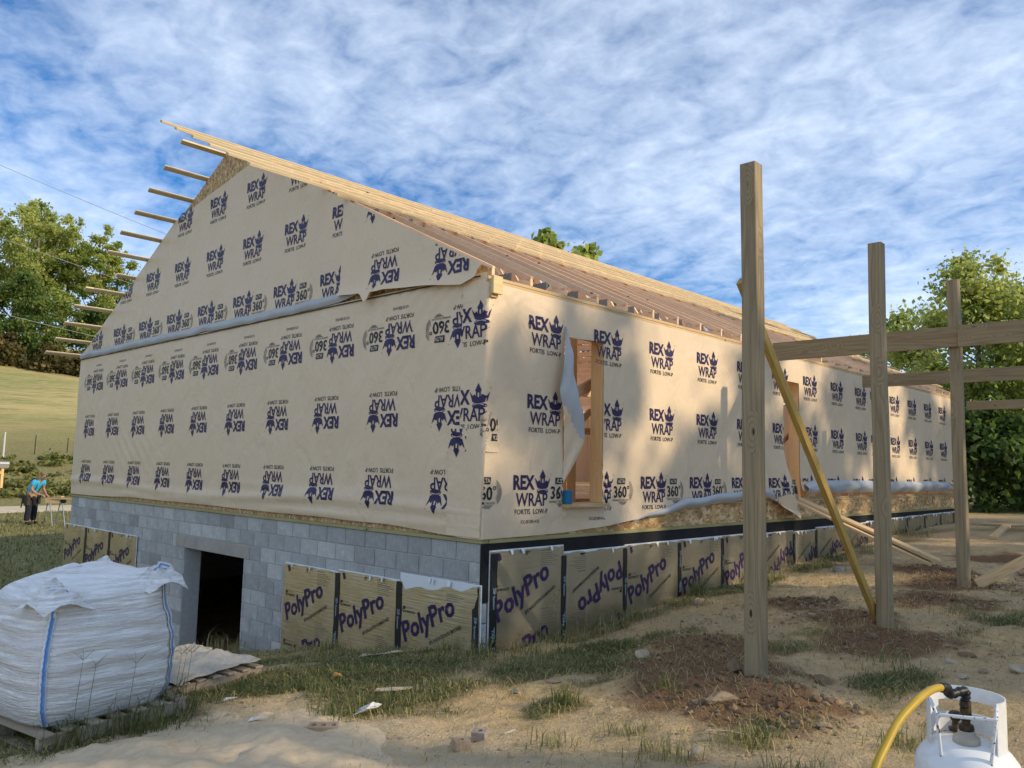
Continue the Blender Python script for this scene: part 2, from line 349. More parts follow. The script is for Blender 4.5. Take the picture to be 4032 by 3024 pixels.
def ellipse(cx, cy, rx, ry, a0=0, a1=360, inner=None, n=22):
    A = np.radians(np.linspace(a0, a1, n)); o = np.stack([cx+rx*np.cos(A), cy+ry*np.sin(A)], 1)
    if inner is None: return o[:-1] if a1-a0 == 360 else o, [tuple(range(n-1 if a1-a0 == 360 else n))]
    i = np.stack([cx+rx*inner*np.cos(A), cy+ry*inner*np.sin(A)], 1)
    return np.concatenate([o, i]), [(k, k+1, n+k+1, n+k) for k in range(n-1)]
def proto(parts, cell=.045):
    """parts: list of ((V,F), material index, layer) -> bmesh cut on a grid; z holds the layer height"""
    bm = bmesh.new()
    for (V, F), mi, lay in parts:
        vs_ = [bm.verts.new((v[0], v[1], lay)) for v in V]
        for f in F:
            try: fc = bm.faces.new([vs_[i] for i in f]); fc.material_index = mi
            except ValueError: pass
    bmesh.ops.triangulate(bm, faces=bm.faces[:])
    xs = [v.co.x for v in bm.verts]; ys = [v.co.y for v in bm.verts]
    for ax, lo, hi in ((0, min(xs), max(xs)), (1, min(ys), max(ys))):
        k = math.ceil(lo/cell)
        while k*cell < hi:
            no = (1, 0, 0) if ax == 0 else (0, 1, 0)
            bmesh.ops.bisect_plane(bm, geom=bm.verts[:]+bm.edges[:]+bm.faces[:], plane_co=[c*k*cell for c in no], plane_no=no); k += 1
    return bm
def logo_proto():
    L = []
    L.append((fit(text_poly('REX', .038), 0, .345, .265, .425), 0, 0))
    L.append((fit(text_poly('WRAP', .012), .045, .565, .085, .232), 0, 0))
    L.append((fit(text_poly('FORTIS  LOW-P', .008), .03, .565, .0, .055), 1, 0))
    c = .475
    L.append((poly((c-.052, .405), (c+.052, .405), (c, .49)), 0, 0))
    L.append((poly((c-.036, .34), (c-.014, .34), (c-.014, .405), (c-.036, .405)), 0, 0))
    L.append((poly((c+.014, .34), (c+.036, .34), (c+.036, .405), (c+.014, .405)), 0, 0))
    L.append((poly((c-.014, .388), (c+.014, .388), (c+.014, .405), (c-.014, .405)), 0, 0))
    L.append((poly((c-.132, .402), (c-.09, .292), (c-.045, .276), (c, .271), (c+.045, .276), (c+.09, .292), (c+.132, .402), (c+.085, .352), (c+.055, .372), (c+.036, .34), (c-.036, .34), (c-.055, .372), (c-.085, .352)), 0, 0))
    L.append((ellipse(c, .244, .072, .020), 0, 0))
    L.append((ellipse(c, .250, .094, .033, 180, 360, .80), 0, 0)); L.append((ellipse(c, .252, .090, .030, 0, 180, .86), 0, 0))
    L.append((fit(text_poly('TM', .0), .60, .625, .43, .442), 1, 0))
    return proto(L)
def alta_proto():
    L = [(poly((.07, .235), (.235, .235), (.245, .31), (.08, .31)), 1, 0), (fit(text_poly('ALTA', .02), .087, .228, .25, .296), 2, .0025),
         (fit(text_poly('360', .022), .0, .27, .065, .215), 1, 0), (ellipse(.30, .195, .021, .021, 0, 360, .55, 16), 1, 0),
         (fit(text_poly('DRAINAGE TECHNOLOGY', .004), -.02, .315, .025, .05), 1, 0)]
    for k in range(7): L.append((ellipse(.20, .15, .205-.010*k, .165-.010*k, -48+k*2, 52-k*3, .978, 14), 3, 0))
    for k in range(5): L.append((poly((.10+k*.012, .017-k*.008), (.28-k*.012, .017-k*.008), (.275-k*.012, .013-k*.008), (.105+k*.012, .013-k*.008)), 3, 0))
    for (VF, mi, lay) in L: VF[0][:] = VF[0]+np.array([.617, .09])
    return proto(L)
LOGO = logo_proto(); ALTA = alta_proto()
ICC = proto([(fit(text_poly('ICC-ES ESR-4132', .01), .13, .43, -.10, -.065), 0, 0)])
PRINTM = [PURPLE, BLACKP, BEIGEP, GREYP]
class Print:
    def __init__(s): s.L = []
    def add(s, pr, at, flip, fn, cuts=(), sx=1):
        """at: left/bottom corner in sheet coordinates (u to the reader's right, v up); fn maps (u,v,lift) to a point"""
        bm = pr.copy()
        for v in bm.verts:
            u, q = v.co.x*sx, v.co.y
            if flip: u, q = .61-u, .49-q
            v.co.x = at[0]+u; v.co.y = at[1]+q
        for (co, no) in cuts:
            bmesh.ops.bisect_plane(bm, geom=bm.verts[:]+bm.edges[:]+bm.faces[:], plane_co=(*co, 0), plane_no=(*no, 0), clear_outer=True)
        if len(bm.faces) == 0: bm.free(); return
        C = np.array([v.co[:] for v in bm.verts]); P = fn(C[:, 0], C[:, 1], .0055+C[:, 2])
        for i, v in enumerate(bm.verts): v.co = P[i]
        me = bpy.data.meshes.new('printed_logo'); bm.to_mesh(me); bm.free(); s.L.append(me)
    def make(s, name, parent):
        for me in s.L: obj('printed_logo', me, PRINTM, parent)

# ================================================================== THE SETTING: ground
def axis_pts(a, b, step, lo, hi, grow=1.09):
    c = list(np.arange(a, b, step)); s = step; x = c[-1]
    while x < hi: s *= grow; x += s; c.append(x)
    s = step; x = c[0]; pre = []
    while x > lo: s *= grow; x -= s; pre.append(x)
    return np.array(pre[::-1]+c)
def grassmask(x, y):
    g = np.zeros(np.shape(x))
    for (a, b, rx, ry, k) in [(-1.3, .1, 1.15, .85, 1.2), (-.7, 1.6, .9, 1.0, 1.0), (.35, -1.0, 1.1, .5, 1.3), (-1.9, -.75, .6, .5, 1.0), (-2.6, .55, .75, .7, 1.1), (-1.5, -1.0, .6, .3, .8), (-.5, 3.6, .6, 1.3, .85), (-.35, 5.4, .5, .6, .6), (-.5, .0, .8, .5, .7),
                              (-3.35, -.15, .55, .22, .9), (-3.9, -.3, .5, .18, .8), (-4.35, .3, .4, .6, .9), (1.0, -3.75, .6, .30, .8), (2.2, -2.4, .8, .35, .6), (4.7, -4.4, 1.6, .7, .7), (.2, -4.55, .5, .25, .5), (-1.0, -3.55, .45, .25, .6),
                              (-1.7, -4.3, .35, .22, .5), (-2.3, -4.75, .45, .25, .7), (-1.15, -2.05, .22, .15, .9), (-.55, -1.8, .25, .2, .6), (5.2, -.35, 1.3, .3, .7), (2.6, -.25, 1.6, .25, .8), (8, -.35, 2.5, .3, .6), (12, -.4, 3, .4, .6), (16, -1.5, 3, 1, .6), (11.5, -5.5, 3, 1.5, .5), (-2.5, 2.6, 1.0, 1.2, .8), (-2.2, 5.5, 1.6, 2.5, .7)]:
        g = np.maximum(g, k*np.exp(-(((x-a)/rx)**2+((y-b)/ry)**2)))
    g = g + (.55*fbm(x*1.7, y*1.7, 77, 3)+.25*fbm(x*6, y*6, 78, 2))*(g > .05)
    return np.clip((g-.20)*1.9, 0, 1)
def meadow(x, y):   # mown grass away from the works
    d = np.maximum(np.clip((y-9.5-.0*x)/3, 0, 1)*np.clip((12-x+y*.4)/4, 0, 1), np.clip((np.sqrt((x-4)**2+(y+2)**2)-17)/5, 0, 1))
    d = np.maximum(d, np.clip((-3.2-x-(.0*y))/1.5, 0, 1)*np.clip((y-2.2)/1.5, 0, 1)); return np.clip(d, 0, 1)
def ground():
    xs = axis_pts(-4.8, 8.0, .04, -420, 420); ys = axis_pts(-4.9, 2.6, .04, -420, 420)
    X, Y = np.meshgrid(xs, ys); Z = H(X, Y)
    me = gridmesh('ground', X, Y, Z, True, {'soil': soilmask(X, Y), 'grass': grassmask(X, Y), 'lawn': meadow(X, Y), 'sandy': np.clip(1.15-np.hypot((X+3.6)/1.9, (Y+1.9)/2.4), 0, 1), 'slope': np.clip((Y-48)/14, 0, 1)})
    m, t, b = new_mat('dirt_and_grass_ground'); v = coords(t)
    def A(n):
        a = t.nodes.new('ShaderNodeAttribute'); a.attribute_name = n; return a.outputs['Fac']
    n1 = tnoise(t, v, .9, 5, .6); n2 = tnoise(t, v, 7, 6, .65); n3 = tnoise(t, v, 45, 4, .7)
    dirt = mixc(t, ramp(t, n2, [(.3, 0.0), (.7, 1.0)]), (.46, .315, .155), (.68, .485, .255)); dirt = mixc(t, ramp(t, n1, [(.4, .0), (.65, .8)]), dirt, (.47, .365, .23)); dirt = mixc(t, ramp(t, tnoise(t, v, 17, 5, .7), [(.56, .0), (.68, .75)]), dirt, (.24, .165, .09))
    dirt = mixc(t, ramp(t, n3, [(.55, 0.0), (.75, .6)]), dirt, (.68, .53, .33))
    soil = mixc(t, ramp(t, n3, [(.35, 0.0), (.7, 1.0)]), (.14, .078, .04), (.29, .175, .095))
    litter = mixc(t, ramp(t, n3, [(.3, 0.0), (.7, 1.0)]), (.14, .11, .05), (.32, .24, .12))
    lawn = mixc(t, ramp(t, n2, [(.35, 0.0), (.65, 1.0)]), (.17, .17, .06), (.34, .28, .125)); 
    st = tnoise(t, coords(t, (.06, .22, .3)), 1.0, 5, .6); lawn2 = mixc(t, ramp(t, st, [(.40, 0.0), (.56, 1.0)]), (.20, .235, .06), (.47, .37, .15)); lawn2 = mixc(t, ramp(t, tnoise(t, coords(t, (.5, 1.6, 1)), 1.6, 6, .75), [(.38, 0.0), (.66, .8)]), lawn2, (.56, .45, .21)); lawn2 = mixc(t, ramp(t, tnoise(t, coords(t, (.35, 2.2, 1)), .7, 5, .7), [(.50, 0.0), (.60, .7)]), lawn2, (.22, .21, .07)); lawn2 = mixc(t, ramp(t, tnoise(t, coords(t, (1, 2.5, 1)), 3.0, 5, .8), [(.5, 0.0), (.7, .5)]), lawn2, (.62, .51, .27))
    c = mixc(t, ramp(t, A('soil'), [(.25, 0.0), (.6, 1.0)]), dirt, soil); c = mixc(t, ramp(t, A('grass'), [(.0, 0.0), (.8, .9)]), c, litter)
    c = mixc(t, ramp(t, madd(t, n2, .5, A('sandy')), [(.3, 0.0), (.8, .9)]), c, (.60, .475, .31))
    lw = madd(t, n2, .5, A('lawn')); c = mixc(t, ramp(t, lw, [(.45, 0.0), (.8, 1.0)]), c, lawn); c = mixc(t, A('slope'), c, lawn2)
    t.links.new(c, b.inputs['Base Color']); b.inputs['Roughness'].default_value = .95; b.inputs['Specular IOR Level'].default_value = .12
    h = madd(t, n3, .45, n2); bump(t, b, h, 1.0, .05)
    o = obj('ground', me, m); tag(o, kind='structure'); return o
ground()
def strip(name, pts, wd, m, lift, n=10, kind='structure', rough=.02):
    P = smoothpts([(x, y, 0) for x, y in pts], n); k = 7; X = np.zeros((len(P), k)); Y = X.copy()
    for i, p in enumerate(P):
        d = (P[min(i+1, len(P)-1)]-P[max(i-1, 0)]).normalized(); nn = Vector((-d.y, d.x, 0))
        for j in range(k):
            q = p+nn*wd*(j/(k-1)-.5)*(1+.25*(mnoise.noise((p.x*.4, p.y*.4, j)) if j in (0, k-1) else 0)); X[i, j] = q.x; Y[i, j] = q.y
    Z = H(X, Y)+lift; Z[:, 0] -= lift+.03; Z[:, -1] -= lift+.03
    o = obj(name, gridmesh(name, X, Y, Z), m); tag(o, kind=kind); return o
GRAVEL = mat('pale_gravel_lane', (.50, .41, .27), (.62, .53, .37), 3, .95, .4)
strip('road', [(-30, 27.2), (-12, 27.6), (0, 28.2), (10, 28.6), (26, 28.8), (50, 30)], 2.6, GRAVEL, .04)
# sand heap at the near left
def sand():
    xs = np.arange(-5.6, -1.9, .03); ys = np.arange(-3.6, .5, .03); X, Y = np.meshgrid(xs, ys)
    # edge: from (-4.4,-.15) (-3.1,.2)... to (-2.1,-2.1)
    ex = np.array([-5.6, -4.4, -3.75, -3.3, -2.85, -2.45, -2.3, -2.25]); ey = np.array([-.25, -.12, -.02, .08, -.25, -.62, -1.35, -2.0])
    top = np.interp(X, ex, ey)-Y                       # >0 inside
    right = (-2.32+.12*np.sin(Y*3.1)-.05*np.clip(-Y-1.4, 0, 9)**1.3*6)-X
    d = np.minimum(top, right*1.0)+.30*fbm(X*1.6, Y*1.6, 91, 4)-.05
    q_ = np.clip(d/.9, 0, 1); hh = .085*q_**1.3+q_**.9*(.085*fbm(X*2.3, Y*2.3, 33, 3)+.05*np.abs(fbm(X*4.5, Y*4.5, 35, 2))+.016*fbm(X*14, Y*14, 38, 3))
    hh = np.where(d < 0, -.03+d*.3, hh-.004); Z = H(X, Y)+hh
    m = mat('pale_grey_sand', (.54, .425, .28), (.63, .50, .335), 25, .97, .35, bd=.006, spec=.1)
    o = obj('sand', gridmesh('sand', X, Y, Z), m); tag(o, kind='structure'); return X, Y, Z
sand()

# ================================================================== THE HOUSE
house = empty('house', (6, 6, -1.2), 'unfinished wooden house wrapped in beige printed sheeting on a grey block foundation', 'house')
LX, WY_ = 17.2, 12.19
RAKE0, SL = 2.95, .49
def rake(y): return RAKE0+SL*(y if y < WY_/2 else WY_-y)
# ---- foundation: core (mortar) with a cellar opening, blocks on the gable side
OY0, OY1, OZ = 4.93, 6.86, -.61
bm = bmesh.new()
box(bm, .028, .30, 0.03, OY0+.006, -2.6, -.003); box(bm, .028, .30, OY1-.006, WY_-.03, -2.6, -.003); box(bm, .028, .30, OY0+.006, OY1-.006, OZ+.006, -.003)
box(bm, .30, LX, .03, .30, -2.6, -.003); box(bm, .30, LX, WY_-.30, WY_-.03, -2.6, -.003); box(bm, LX-.27, LX, .30, WY_-.30, -2.6, -.003)
foundation = obj('foundation', bm, MORTAR, house)
BL, BH, J = .4064, .2032, .010
fy_right, fy_left = (3.75, .05), (12.34, 8.65)
blk_cache = {}
def blk(y0, y1, z0, z1, depth, mi):
    key = (round(y1-y0, 3), round(z1-z0, 3), depth, mi)
    if key not in blk_cache:
        me = bpy.data.meshes.new('concrete_block'); b_ = boxbm(0, depth, 0, y1-y0, 0, z1-z0, .005); b_.to_mesh(me); b_.free(); me.materials.append(BLOCK[mi]); blk_cache[key] = me
    o = obj('concrete_block', blk_cache[key], BLOCK[mi], foundation, Matrix.Translation((.016+random.uniform(-.0015, .0015), y0, z0)))
ncourse = 11
for c in range(ncourse):
    zt = -c*BH-J/2; zb = zt-BH+J; off = (c % 2)*BL/2
    cuts = [0.0]
    y = BL-off if off else BL
    while y < WY_-.02: cuts.append(y); y += BL
    cuts.append(WY_)
    segs = [(a+J/2 if a > 0 else 0.0, b_-J/2 if b_ < WY_ else b_) for a, b_ in zip(cuts, cuts[1:]) if b_-a > .05]
    for a, b_ in segs:
        pieces = [(a, b_)]
        if c == 2: # lintel course
            pieces = [(p, q) for p, q in ((a, min(b_, 4.76)), (max(a, 7.19), b_)) if q-p > .03]
        elif c > 2:
            pieces = [(p, q) for p, q in ((a, min(b_, OY0)), (max(a, OY1), b_)) if q-p > .03]
        for p, q in pieces:
            mid = (p+q)/2
            if zt < H0(0, mid)-.15: continue
            if .06 < p and q < 3.7 and zt < -.62: continue      # wholly behind the foam boards
            if p > 8.75 and zt < -.62: continue
            blk(p, q, zb, zt, .29 if c > 1 and (abs(p-OY1) < .02 or abs(q-OY0) < .02) else .08, random.choice((0, 1, 1, 2, 2, 3)))
LINT = mat('cast_concrete_lintel', (.33, .30, .26), (.42, .385, .33), 5, .9, .25)
boxo('lintel', .012, .30, 4.77, 7.18, -3*BH+J/2, -2*BH-J/2, LINT, foundation, .006)
# ---- floor structure: sill plates, OSB rim, deck
boxo('sill_plate', -.004, .10, .0, WY_, .0, .040, wood('treated_sill_across', 'y', (.46, .41, .20), (.33, .28, .12), ring=9, knots=.3), house)
boxo('sill_plate', .101, LX, -.012, .10, .0, .040, WTREAT, house)
boxo('rim_board', .030, .046, .032, WY_, .041, .345, OSB, house, 0)
for a, b_ in ((.03, 2.44), (2.443, 4.88), (4.883, 7.32), (7.323, 9.76), (9.763, 12.2), (12.203, 14.64), (14.643, LX)):
    boxo('rim_board', a, b_, .012, .028, .041, .322, OSB, house, .001)
for a, b_ in ((0.05, 4.9), (4.903, 9.8), (9.803, LX)): boxo('floor_deck_edge', a, b_, -.004, .028, .325, .347, WX, house, .001)
boxo('floor_deck', .05, LX-.02, .03, WY_-.05, .30, .346, OSB, house, 0)
# ---- sheathing
DOORS = [(1.27, 2.03, .39, 2.37), (7.02, 7.64, .39, 2.40)]
bm = bmesh.new()
# gable polygon as a prism
prof = [(.03, .35), (WY_-.03, .35), (WY_-.03, RAKE0-.02), (WY_/2, rake(WY_/2)-.03), (.03, RAKE0-.02)]
for xx in (.032, .046): [bm.verts.new((xx, p[0], p[1])) for p in prof]
bm.verts.ensure_lookup_table(); vv = bm.verts[:]; bm.faces.new(vv[:5]); bm.faces.new(vv[9:4:-1])
for k in range(5): bm.faces.new((vv[k], vv[5+k], vv[5+(k+1) % 5], vv[(k+1) % 5]))
bmesh.ops.recalc_face_normals(bm, faces=bm.faces); obj('gable_sheathing', bm, OSB, house)
bm = bmesh.new(); box(bm, LX-.03, LX-.015, .05, WY_-.05, .05, 2.84); box(bm, .05, LX-.03, WY_-.045, WY_-.03, .05, 2.84); obj('wall_sheathing', bm, WRAP, house)
# ---- stud walls and plates
boxo('top_plate', 0.0, LX, .002, .14, 2.765, 2.80, WX, house); boxo('top_plate', 0.0, LX, .0, .14, 2.803, 2.839, WX, house)
boxo('bottom_plate', .05, 1.23, .05, .185, .348, .386, WX, house); boxo('bottom_plate', 2.07, 7.0, .05, .185, .348, .386, WX, house); boxo('bottom_plate', 7.66, LX, .05, .185, .348, .386, WX, house)
for x in list(np.arange(2.5, 7, .61))+[1.0, .45]+list(np.arange(8.1, LX, .61)): boxo('stud', x, x+.038, .05, .185, .387, 2.764, WZ, house, 0)
for (a, b_, z0, z1) in DOORS:
    boxo('door_sill', a-.02, b_+.02, -.115 if a < 3 else -.03, .20, .349, .388, WX, house)
    boxo('jamb_stud', a-.038, a, .0, .186, .39, 2.763, WZ, house); boxo('jamb_stud', b_, b_+.038, .0, .186, .39, 2.763, WZ, house)
    boxo('header', a, b_, .01, .05, z1, z1+.14, WX, house); boxo('header', a, b_, .055, .185, z1+.02, z1+.16, WX, house)
# interior framing seen through the doorways
for k, (x, y) in enumerate([(1.62, .62), (1.93, .62), (2.2, .62), (1.45, 1.5), (7.5, .6), (7.8, .6), (8.1, .6), (1.95, 1.0), (2.25, 1.0), (2.62, 1.0), (2.95, 1.6), (3.3, 2.1), (2.45, 2.4), (3.9, 3.0), (2.9, 3.2), (4.4, 2.6), (3.55, 1.05), (8.4, 1.5), (8.8, 1.5), (9.2, 1.5), (9.3, 2.6), (8.9, 3.0), (9.9, 2.2), (10.4, 2.9), (10, 1.5)]):
    boxo('stud', x, x+.09, y, y+.038, .347, 2.70, WZ, house, 0)
for y, x0, x1 in ((1.0, 1.9, 3.7), (1.5, 8.3, 10.2), (3.0, 2.6, 4.6)):
    boxo('partition_plate', x0, x1, y-.002, y+.09, 2.70, 2.74, WX, house); boxo('partition_plate', x0, x1, y-.002, y+.09, .3475, .385, WX, house)
board('diagonal_brace', (1.15, .22, 1.45), (3.1, .5, 2.2), .14, .038, WX, house); board('diagonal_brace', (7.0, .24, 1.1), (8.6, .4, 1.7), .09, .038, WX, house); board('diagonal_brace', (1.5, .9, .6), (3.0, .95, 1.6), .09, .038, WX, house)
boxo('partition_plate', 1.9, 4.5, 1.98, 2.02, 1.95, 2.08, WX, house); boxo('partition_plate', 1.9, 3.8, 1.045, 1.085, 1.28, 1.37, WX, house)
# ---- roof trusses
cy_ = WY_/2; apex = rake(cy_); TH = .038; CH = .14
ang = math.atan(SL)
def prism(pts, x0, x1):
    bm = bmesh.new(); n = len(pts)
    a = [bm.verts.new((x0, *p)) for p in pts]; b_ = [bm.verts.new((x1, *p)) for p in pts]
    bm.faces.new(a); bm.faces.new(b_[::-1])
    for k in range(n): bm.faces.new((a[k], b_[k], b_[(k+1) % n], a[(k+1) % n]))
    bmesh.ops.recalc_face_normals(bm, faces=bm.faces); return bm
def mesh_of(bm, name, m):
    me = bpy.data.meshes.new(name); bm.to_mesh(me); bm.free(); me.materials.append(m); return me
cv = CH/math.cos(ang)
M_bot = mesh_of(prism([(.0, 2.842), (WY_, 2.842), (WY_, 2.93), (0, 2.93)], 0, TH), 'bottom_chord', WTRUSS)
M_tr = mesh_of(prism([(-.004, RAKE0), (cy_-.001, apex), (cy_-.001, apex-cv), (.03, RAKE0-cv+.03*SL+.09), (-.004, 2.932)], .0, TH), 'top_chord', WTRUSS)
M_tl = mesh_of(prism([(WY_+.004, RAKE0), (cy_+.001, apex), (cy_+.001, apex-cv), (WY_-.03, RAKE0-cv+.03*SL+.09), (WY_+.004, 2.932)], .0, TH), 'top_chord', WTRUSS)
def web(y0, z0, y1, z1):
    d = Vector((y1-y0, z1-z0)).normalized(); n = Vector((-d.y, d.x))*.045
    return mesh_of(prism([(y0+n.x, z0+n.y), (y1+n.x, z1+n.y), (y1-n.x, z1-n.y), (y0-n.x, z0-n.y)], .002, TH-.002), 'web', WTRUSS)
M_web = [web(2.0, 2.93, 3.0, rake(3.0)-.10), web(3.0, rake(3)-.10, 4.1, 2.93), web(4.1, 2.93, cy_-.05, apex-.16), web(WY_-4.1, 2.93, cy_+.05, apex-.16), web(WY_-3.0, rake(3)-.10, WY_-4.1, 2.93), web(WY_-2, 2.93, WY_-3, rake(3)-.10), web(.95, 2.93, 1.35, rake(1.35)-.10)]
def plate(y, z, wy, wz):
    bm = bmesh.new(); n = 5
    for k in range(n):
        s = wy/n; box(bm, -.004-(.002 if k % 2 else 0), .0, y+k*s, y+(k+1)*s, z, z+wz)
    return mesh_of(bm, 'nail_plate', STEEL)
M_pl = [plate(.30, 2.85, .24, .19), plate(cy_-.15, apex-.28, .3, .2), plate(2.9, rake(3)-.2, .2, .14)]
NT = 28; xs_t = [.055+.6135*i for i in range(NT)]
for i, x in enumerate(xs_t):
    T = Matrix.Translation((x, 0, 0)); tr = obj('roof_truss', M_bot, WTRUSS, house, T)
    obj('top_chord', M_tr, WTRUSS, tr, T); obj('top_chord', M_tl, WTRUSS, tr, T)
    if i:
        for me in (M_web if i < 12 else M_web[:3]+M_web[6:]): obj('web', me, WTRUSS, tr, T)
        for me in M_pl[:1]+(M_pl[1:] if i < 10 else []): obj('nail_plate', me, STEEL, tr, T)
# ---- purlins
PT, PW = .038, .089
nr = Vector((0, -math.sin(ang), math.cos(ang))); nl = Vector((0, math.sin(ang), math.cos(ang))); sr = Vector((0, math.cos(ang), math.sin(ang))); slv = Vector((0, math.cos(ang), -math.sin(ang)))
def purlin(y, x0, x1, right):
    s = sr if right else slv; n = nr if right else nl
    base = Vector((0, y, rake(y)))+n*(PT/2+.002); j = .0
    xs_c = [x0]+[x for x in np.arange(x0+4.88, x1-1, 4.88)]+[x1]
    for a, b_ in zip(xs_c, xs_c[1:]):
        board('purlin', base+Vector((a+.002, 0, 0)), base+Vector((b_-.002, 0, random.uniform(-.004, .004))), PW, PT, WPURL, house, s)
for k, y in enumerate((5.95, 5.4, 4.85, 4.3, 3.75, 3.2)): purlin(y, (-1.18, -1.185, -1.175, -1.18, -1.18, -1.16)[k], LX+(.5, .1, .45, .3, .0, .4)[k], True)
purlin(2.65, -.22, LX+.3, True); purlin(2.1, 8.6, LX+.1, True); purlin(1.55, 10.9, LX+.35, True); purlin(1.0, 12.6, LX+.2, True); purlin(.45, 13.3, LX+.3, True)
for k, y in enumerate((6.34, 6.92, 7.45, 8.0, 8.53, 9.07, 9.62, 10.13, 10.68, 11.23, 11.77, 12.25)):
    base = Vector((0, y, rake(y)))+nl*(PT/2+.002); x0 = (-.68, -.69, -.70, -.69, -.71, -.72, -.34, -.70, -.70, -.68, -.66, -.68)[k]
    board('purlin', base+Vector((x0, 0, 0)), base+Vector((LX+.1, 0, 0)), PW, PT, WPURL, house, slv)
# wooden block at the near top corner
blkw = boxo('corner_block', -.005, .138, -.088, -.048, 2.635, 2.83, wood('pale_block', 'x', (.70, .56, .30), (.58, .44, .20), knots=.2), house, .004)
bm = boxbm(.0, .11, -.046, .0, 2.60, 2.80, .003); obj('spacer', bm, WX, blkw)

# ---- house wrap sheets
def fold(z, zc, wz): return np.exp(-((z-zc)/wz)**2)
def D_gable(y, z):
    d = .009*fbm(y*.9, z*.9, 101, 3)+.004*fbm(y*5+z*2, z*3-y*2, 105, 2)+.014*np.abs(fbm(y*1.6+z*1.6, z*.7-y*.7, 107, 3))+.006*np.exp(-((np.mod(y+.25, 1.22)-.61)/.02)**2)*np.clip(fbm(y*.5, z*1.2, 109, 2)+.3, 0, 1)
    d = d+.055*fold(z, .30+.05*np.sin(y*.7), .06)*(.45+.9*np.abs(vn(y*.8, z*0, 7)))+.030*fold(z, .16, .04)*(.5+vn(y*1.1, 0*z, 9))+.020*fold(z, .47+.06*np.sin(y*1.1+1), .05)*np.clip(vn(y*.6, 0*z, 19)*3, 0, 1)
    corner = np.exp(-((y-.9)/.7)**2)*np.clip((z-1.6)/1.0, 0, 1)
    diag = np.clip(1-np.abs(y-9.3)/1.6, 0, 1)*np.clip(1-np.abs(z-.95)/.6, 0, 1); diag2 = np.clip(1-np.abs(y-1.5)/.9, 0, 1)*np.clip(1-np.abs(z-1.5)/1.2, 0, 1)
    return d+corner*.011*np.sin((y*1.0+z*.9)*26)+.010*diag*np.sin((z-y*.75)*24)+.008*diag2*np.abs(np.sin((y*1.1+z*.35)*9))+.012
def fn_gable(u, v, lift):      # u = -y
    y = -u; return np.stack([-D_gable(y, v)-lift, y, v], -1)
def D_up(y, z): return .014+.010*fbm(y*.8, z*.8, 121, 3)+.004*fbm(y*4-z*3, z*4, 125, 2)+.006*np.sin((y*.6+z)*9)*fold(z, 5.0, .35)
def fn_up(u, v, lift): y = -u; return np.stack([-D_up(y, v)-lift, y, v], -1)
def ov_bot(y): return np.interp(y, [0, .08, .13, .35, 1.0, 1.75, 1.95, 2.02, 2.2, 2.75], [2.95, 2.93, 2.83, 2.77, 2.85, 2.91, 2.90, 2.76, 2.92, 2.96])
def D_ov(y, z):
    e = np.exp(-((z-ov_bot(y))/.085)**1.0 if False else -np.clip(z-ov_bot(y), 0, 9)/.07)
    return .032+.008*fbm(y*1.2, z*1.2, 131, 3)+e*(.045+.05*np.abs(vn(y*2.3, 0*z, 13)))+.05*e*np.exp(-((y-2.02)/.12)**2)
def fn_ov(u, v, lift): y = -u; return np.stack([-D_ov(y, v)-lift, y, v], -1)
BOTX = [0, 1.3, 2.1, 3.0, 3.9, 5.0, 6.2, 6.55, 6.75, 6.95, 7.1, 7.16]; BOTZ = [.045, .06, .11, .20, .285, .36, .42, .36, .24, .14, .05, .12]
def long_bot(x): return np.interp(x, BOTX, BOTZ) if np.ndim(x) or x < 7.3 else .5
def D_long(x, z):
    x = np.asarray(x, float); z = np.asarray(z, float)
    d = .012+.010*fbm(x*.9+5, z*.8, 141, 3)+.004*fbm(x*5, z*4, 145, 2)+.014*np.abs(fbm(x*1.5-z*1.2, z*.8+x*.5, 147, 3))
    r = np.hypot(x-.16, z-2.72); th = np.arctan2(2.72-z, x-.16)
    d = d+.010*np.sin(th*30+2*vn(th*3, r*2, 5))*np.exp(-((r-.35)/.42)**2)*(th > .15)
    hem = np.interp(x, BOTX+[7.5, 18], BOTZ+[.5, .5])
    e = np.exp(-np.clip(z-hem, 0, 9)/.10); d = d+e*np.clip((x-1.5)/2, 0, 1)*(.045+.02*vn(x*1.5, 0*z, 3))
    d = d+.010*fold(z, .27+.02*np.sin(x*2), .04)*np.clip(1-np.abs(x-1.2)/1.6, 0, 1)
    for xd in (1.27, 2.03): d = d+.012*np.exp(-((x-xd)/.18)**2)*np.exp(-((z-.5)/.35)**2)*np.sin((z*1.3+np.abs(x-xd)*2.2)*30)
    tear = np.exp(-((x-7.1)/.35)**2)*np.clip((1.2-z)/1.0, 0, 1.2)*(x < 7.3); d = d+.16*tear
    return d
def fn_long(u, v, lift):
    u = np.asarray(u, float); v = np.asarray(v, float); d = D_long(np.maximum(u, 0), v)
    k = np.clip(-u/.02, 0, 1)                              # 0 on the long wall, 1 round the corner on the gable
    x = np.where(u < 0, -.014-d*.6*k-lift*(.7+.3*k), u); y = np.where(u < 0, np.where(u < -.02, -u, -u*.5-lift*.3), -d-lift)
    return np.stack([x, y, v], -1)
def sheet(name, ua, ub, zb, zt, fn, m, parent, du=.07, nz=40, cols=None):
    us = np.array(cols) if cols is not None else np.linspace(ua, ub, max(2, int((ub-ua)/du)+1))
    F = []; n = nz+1; za = np.array([zb(u) for u in us]); zz = np.maximum(np.array([zt(u) for u in us]), za+.004); k_ = np.arange(n)/nz
    V = fn(np.repeat(us, n).astype(float), (za[:, None]+(zz-za)[:, None]*k_[None]).ravel(), 0)
    for i in range(len(us)-1):
        for k in range(nz): F.append((i*n+k, (i+1)*n+k, (i+1)*n+k+1, i*n+k+1))
    me = rawmesh(name, V, F, smooth=True); return obj(name, me, m, parent)
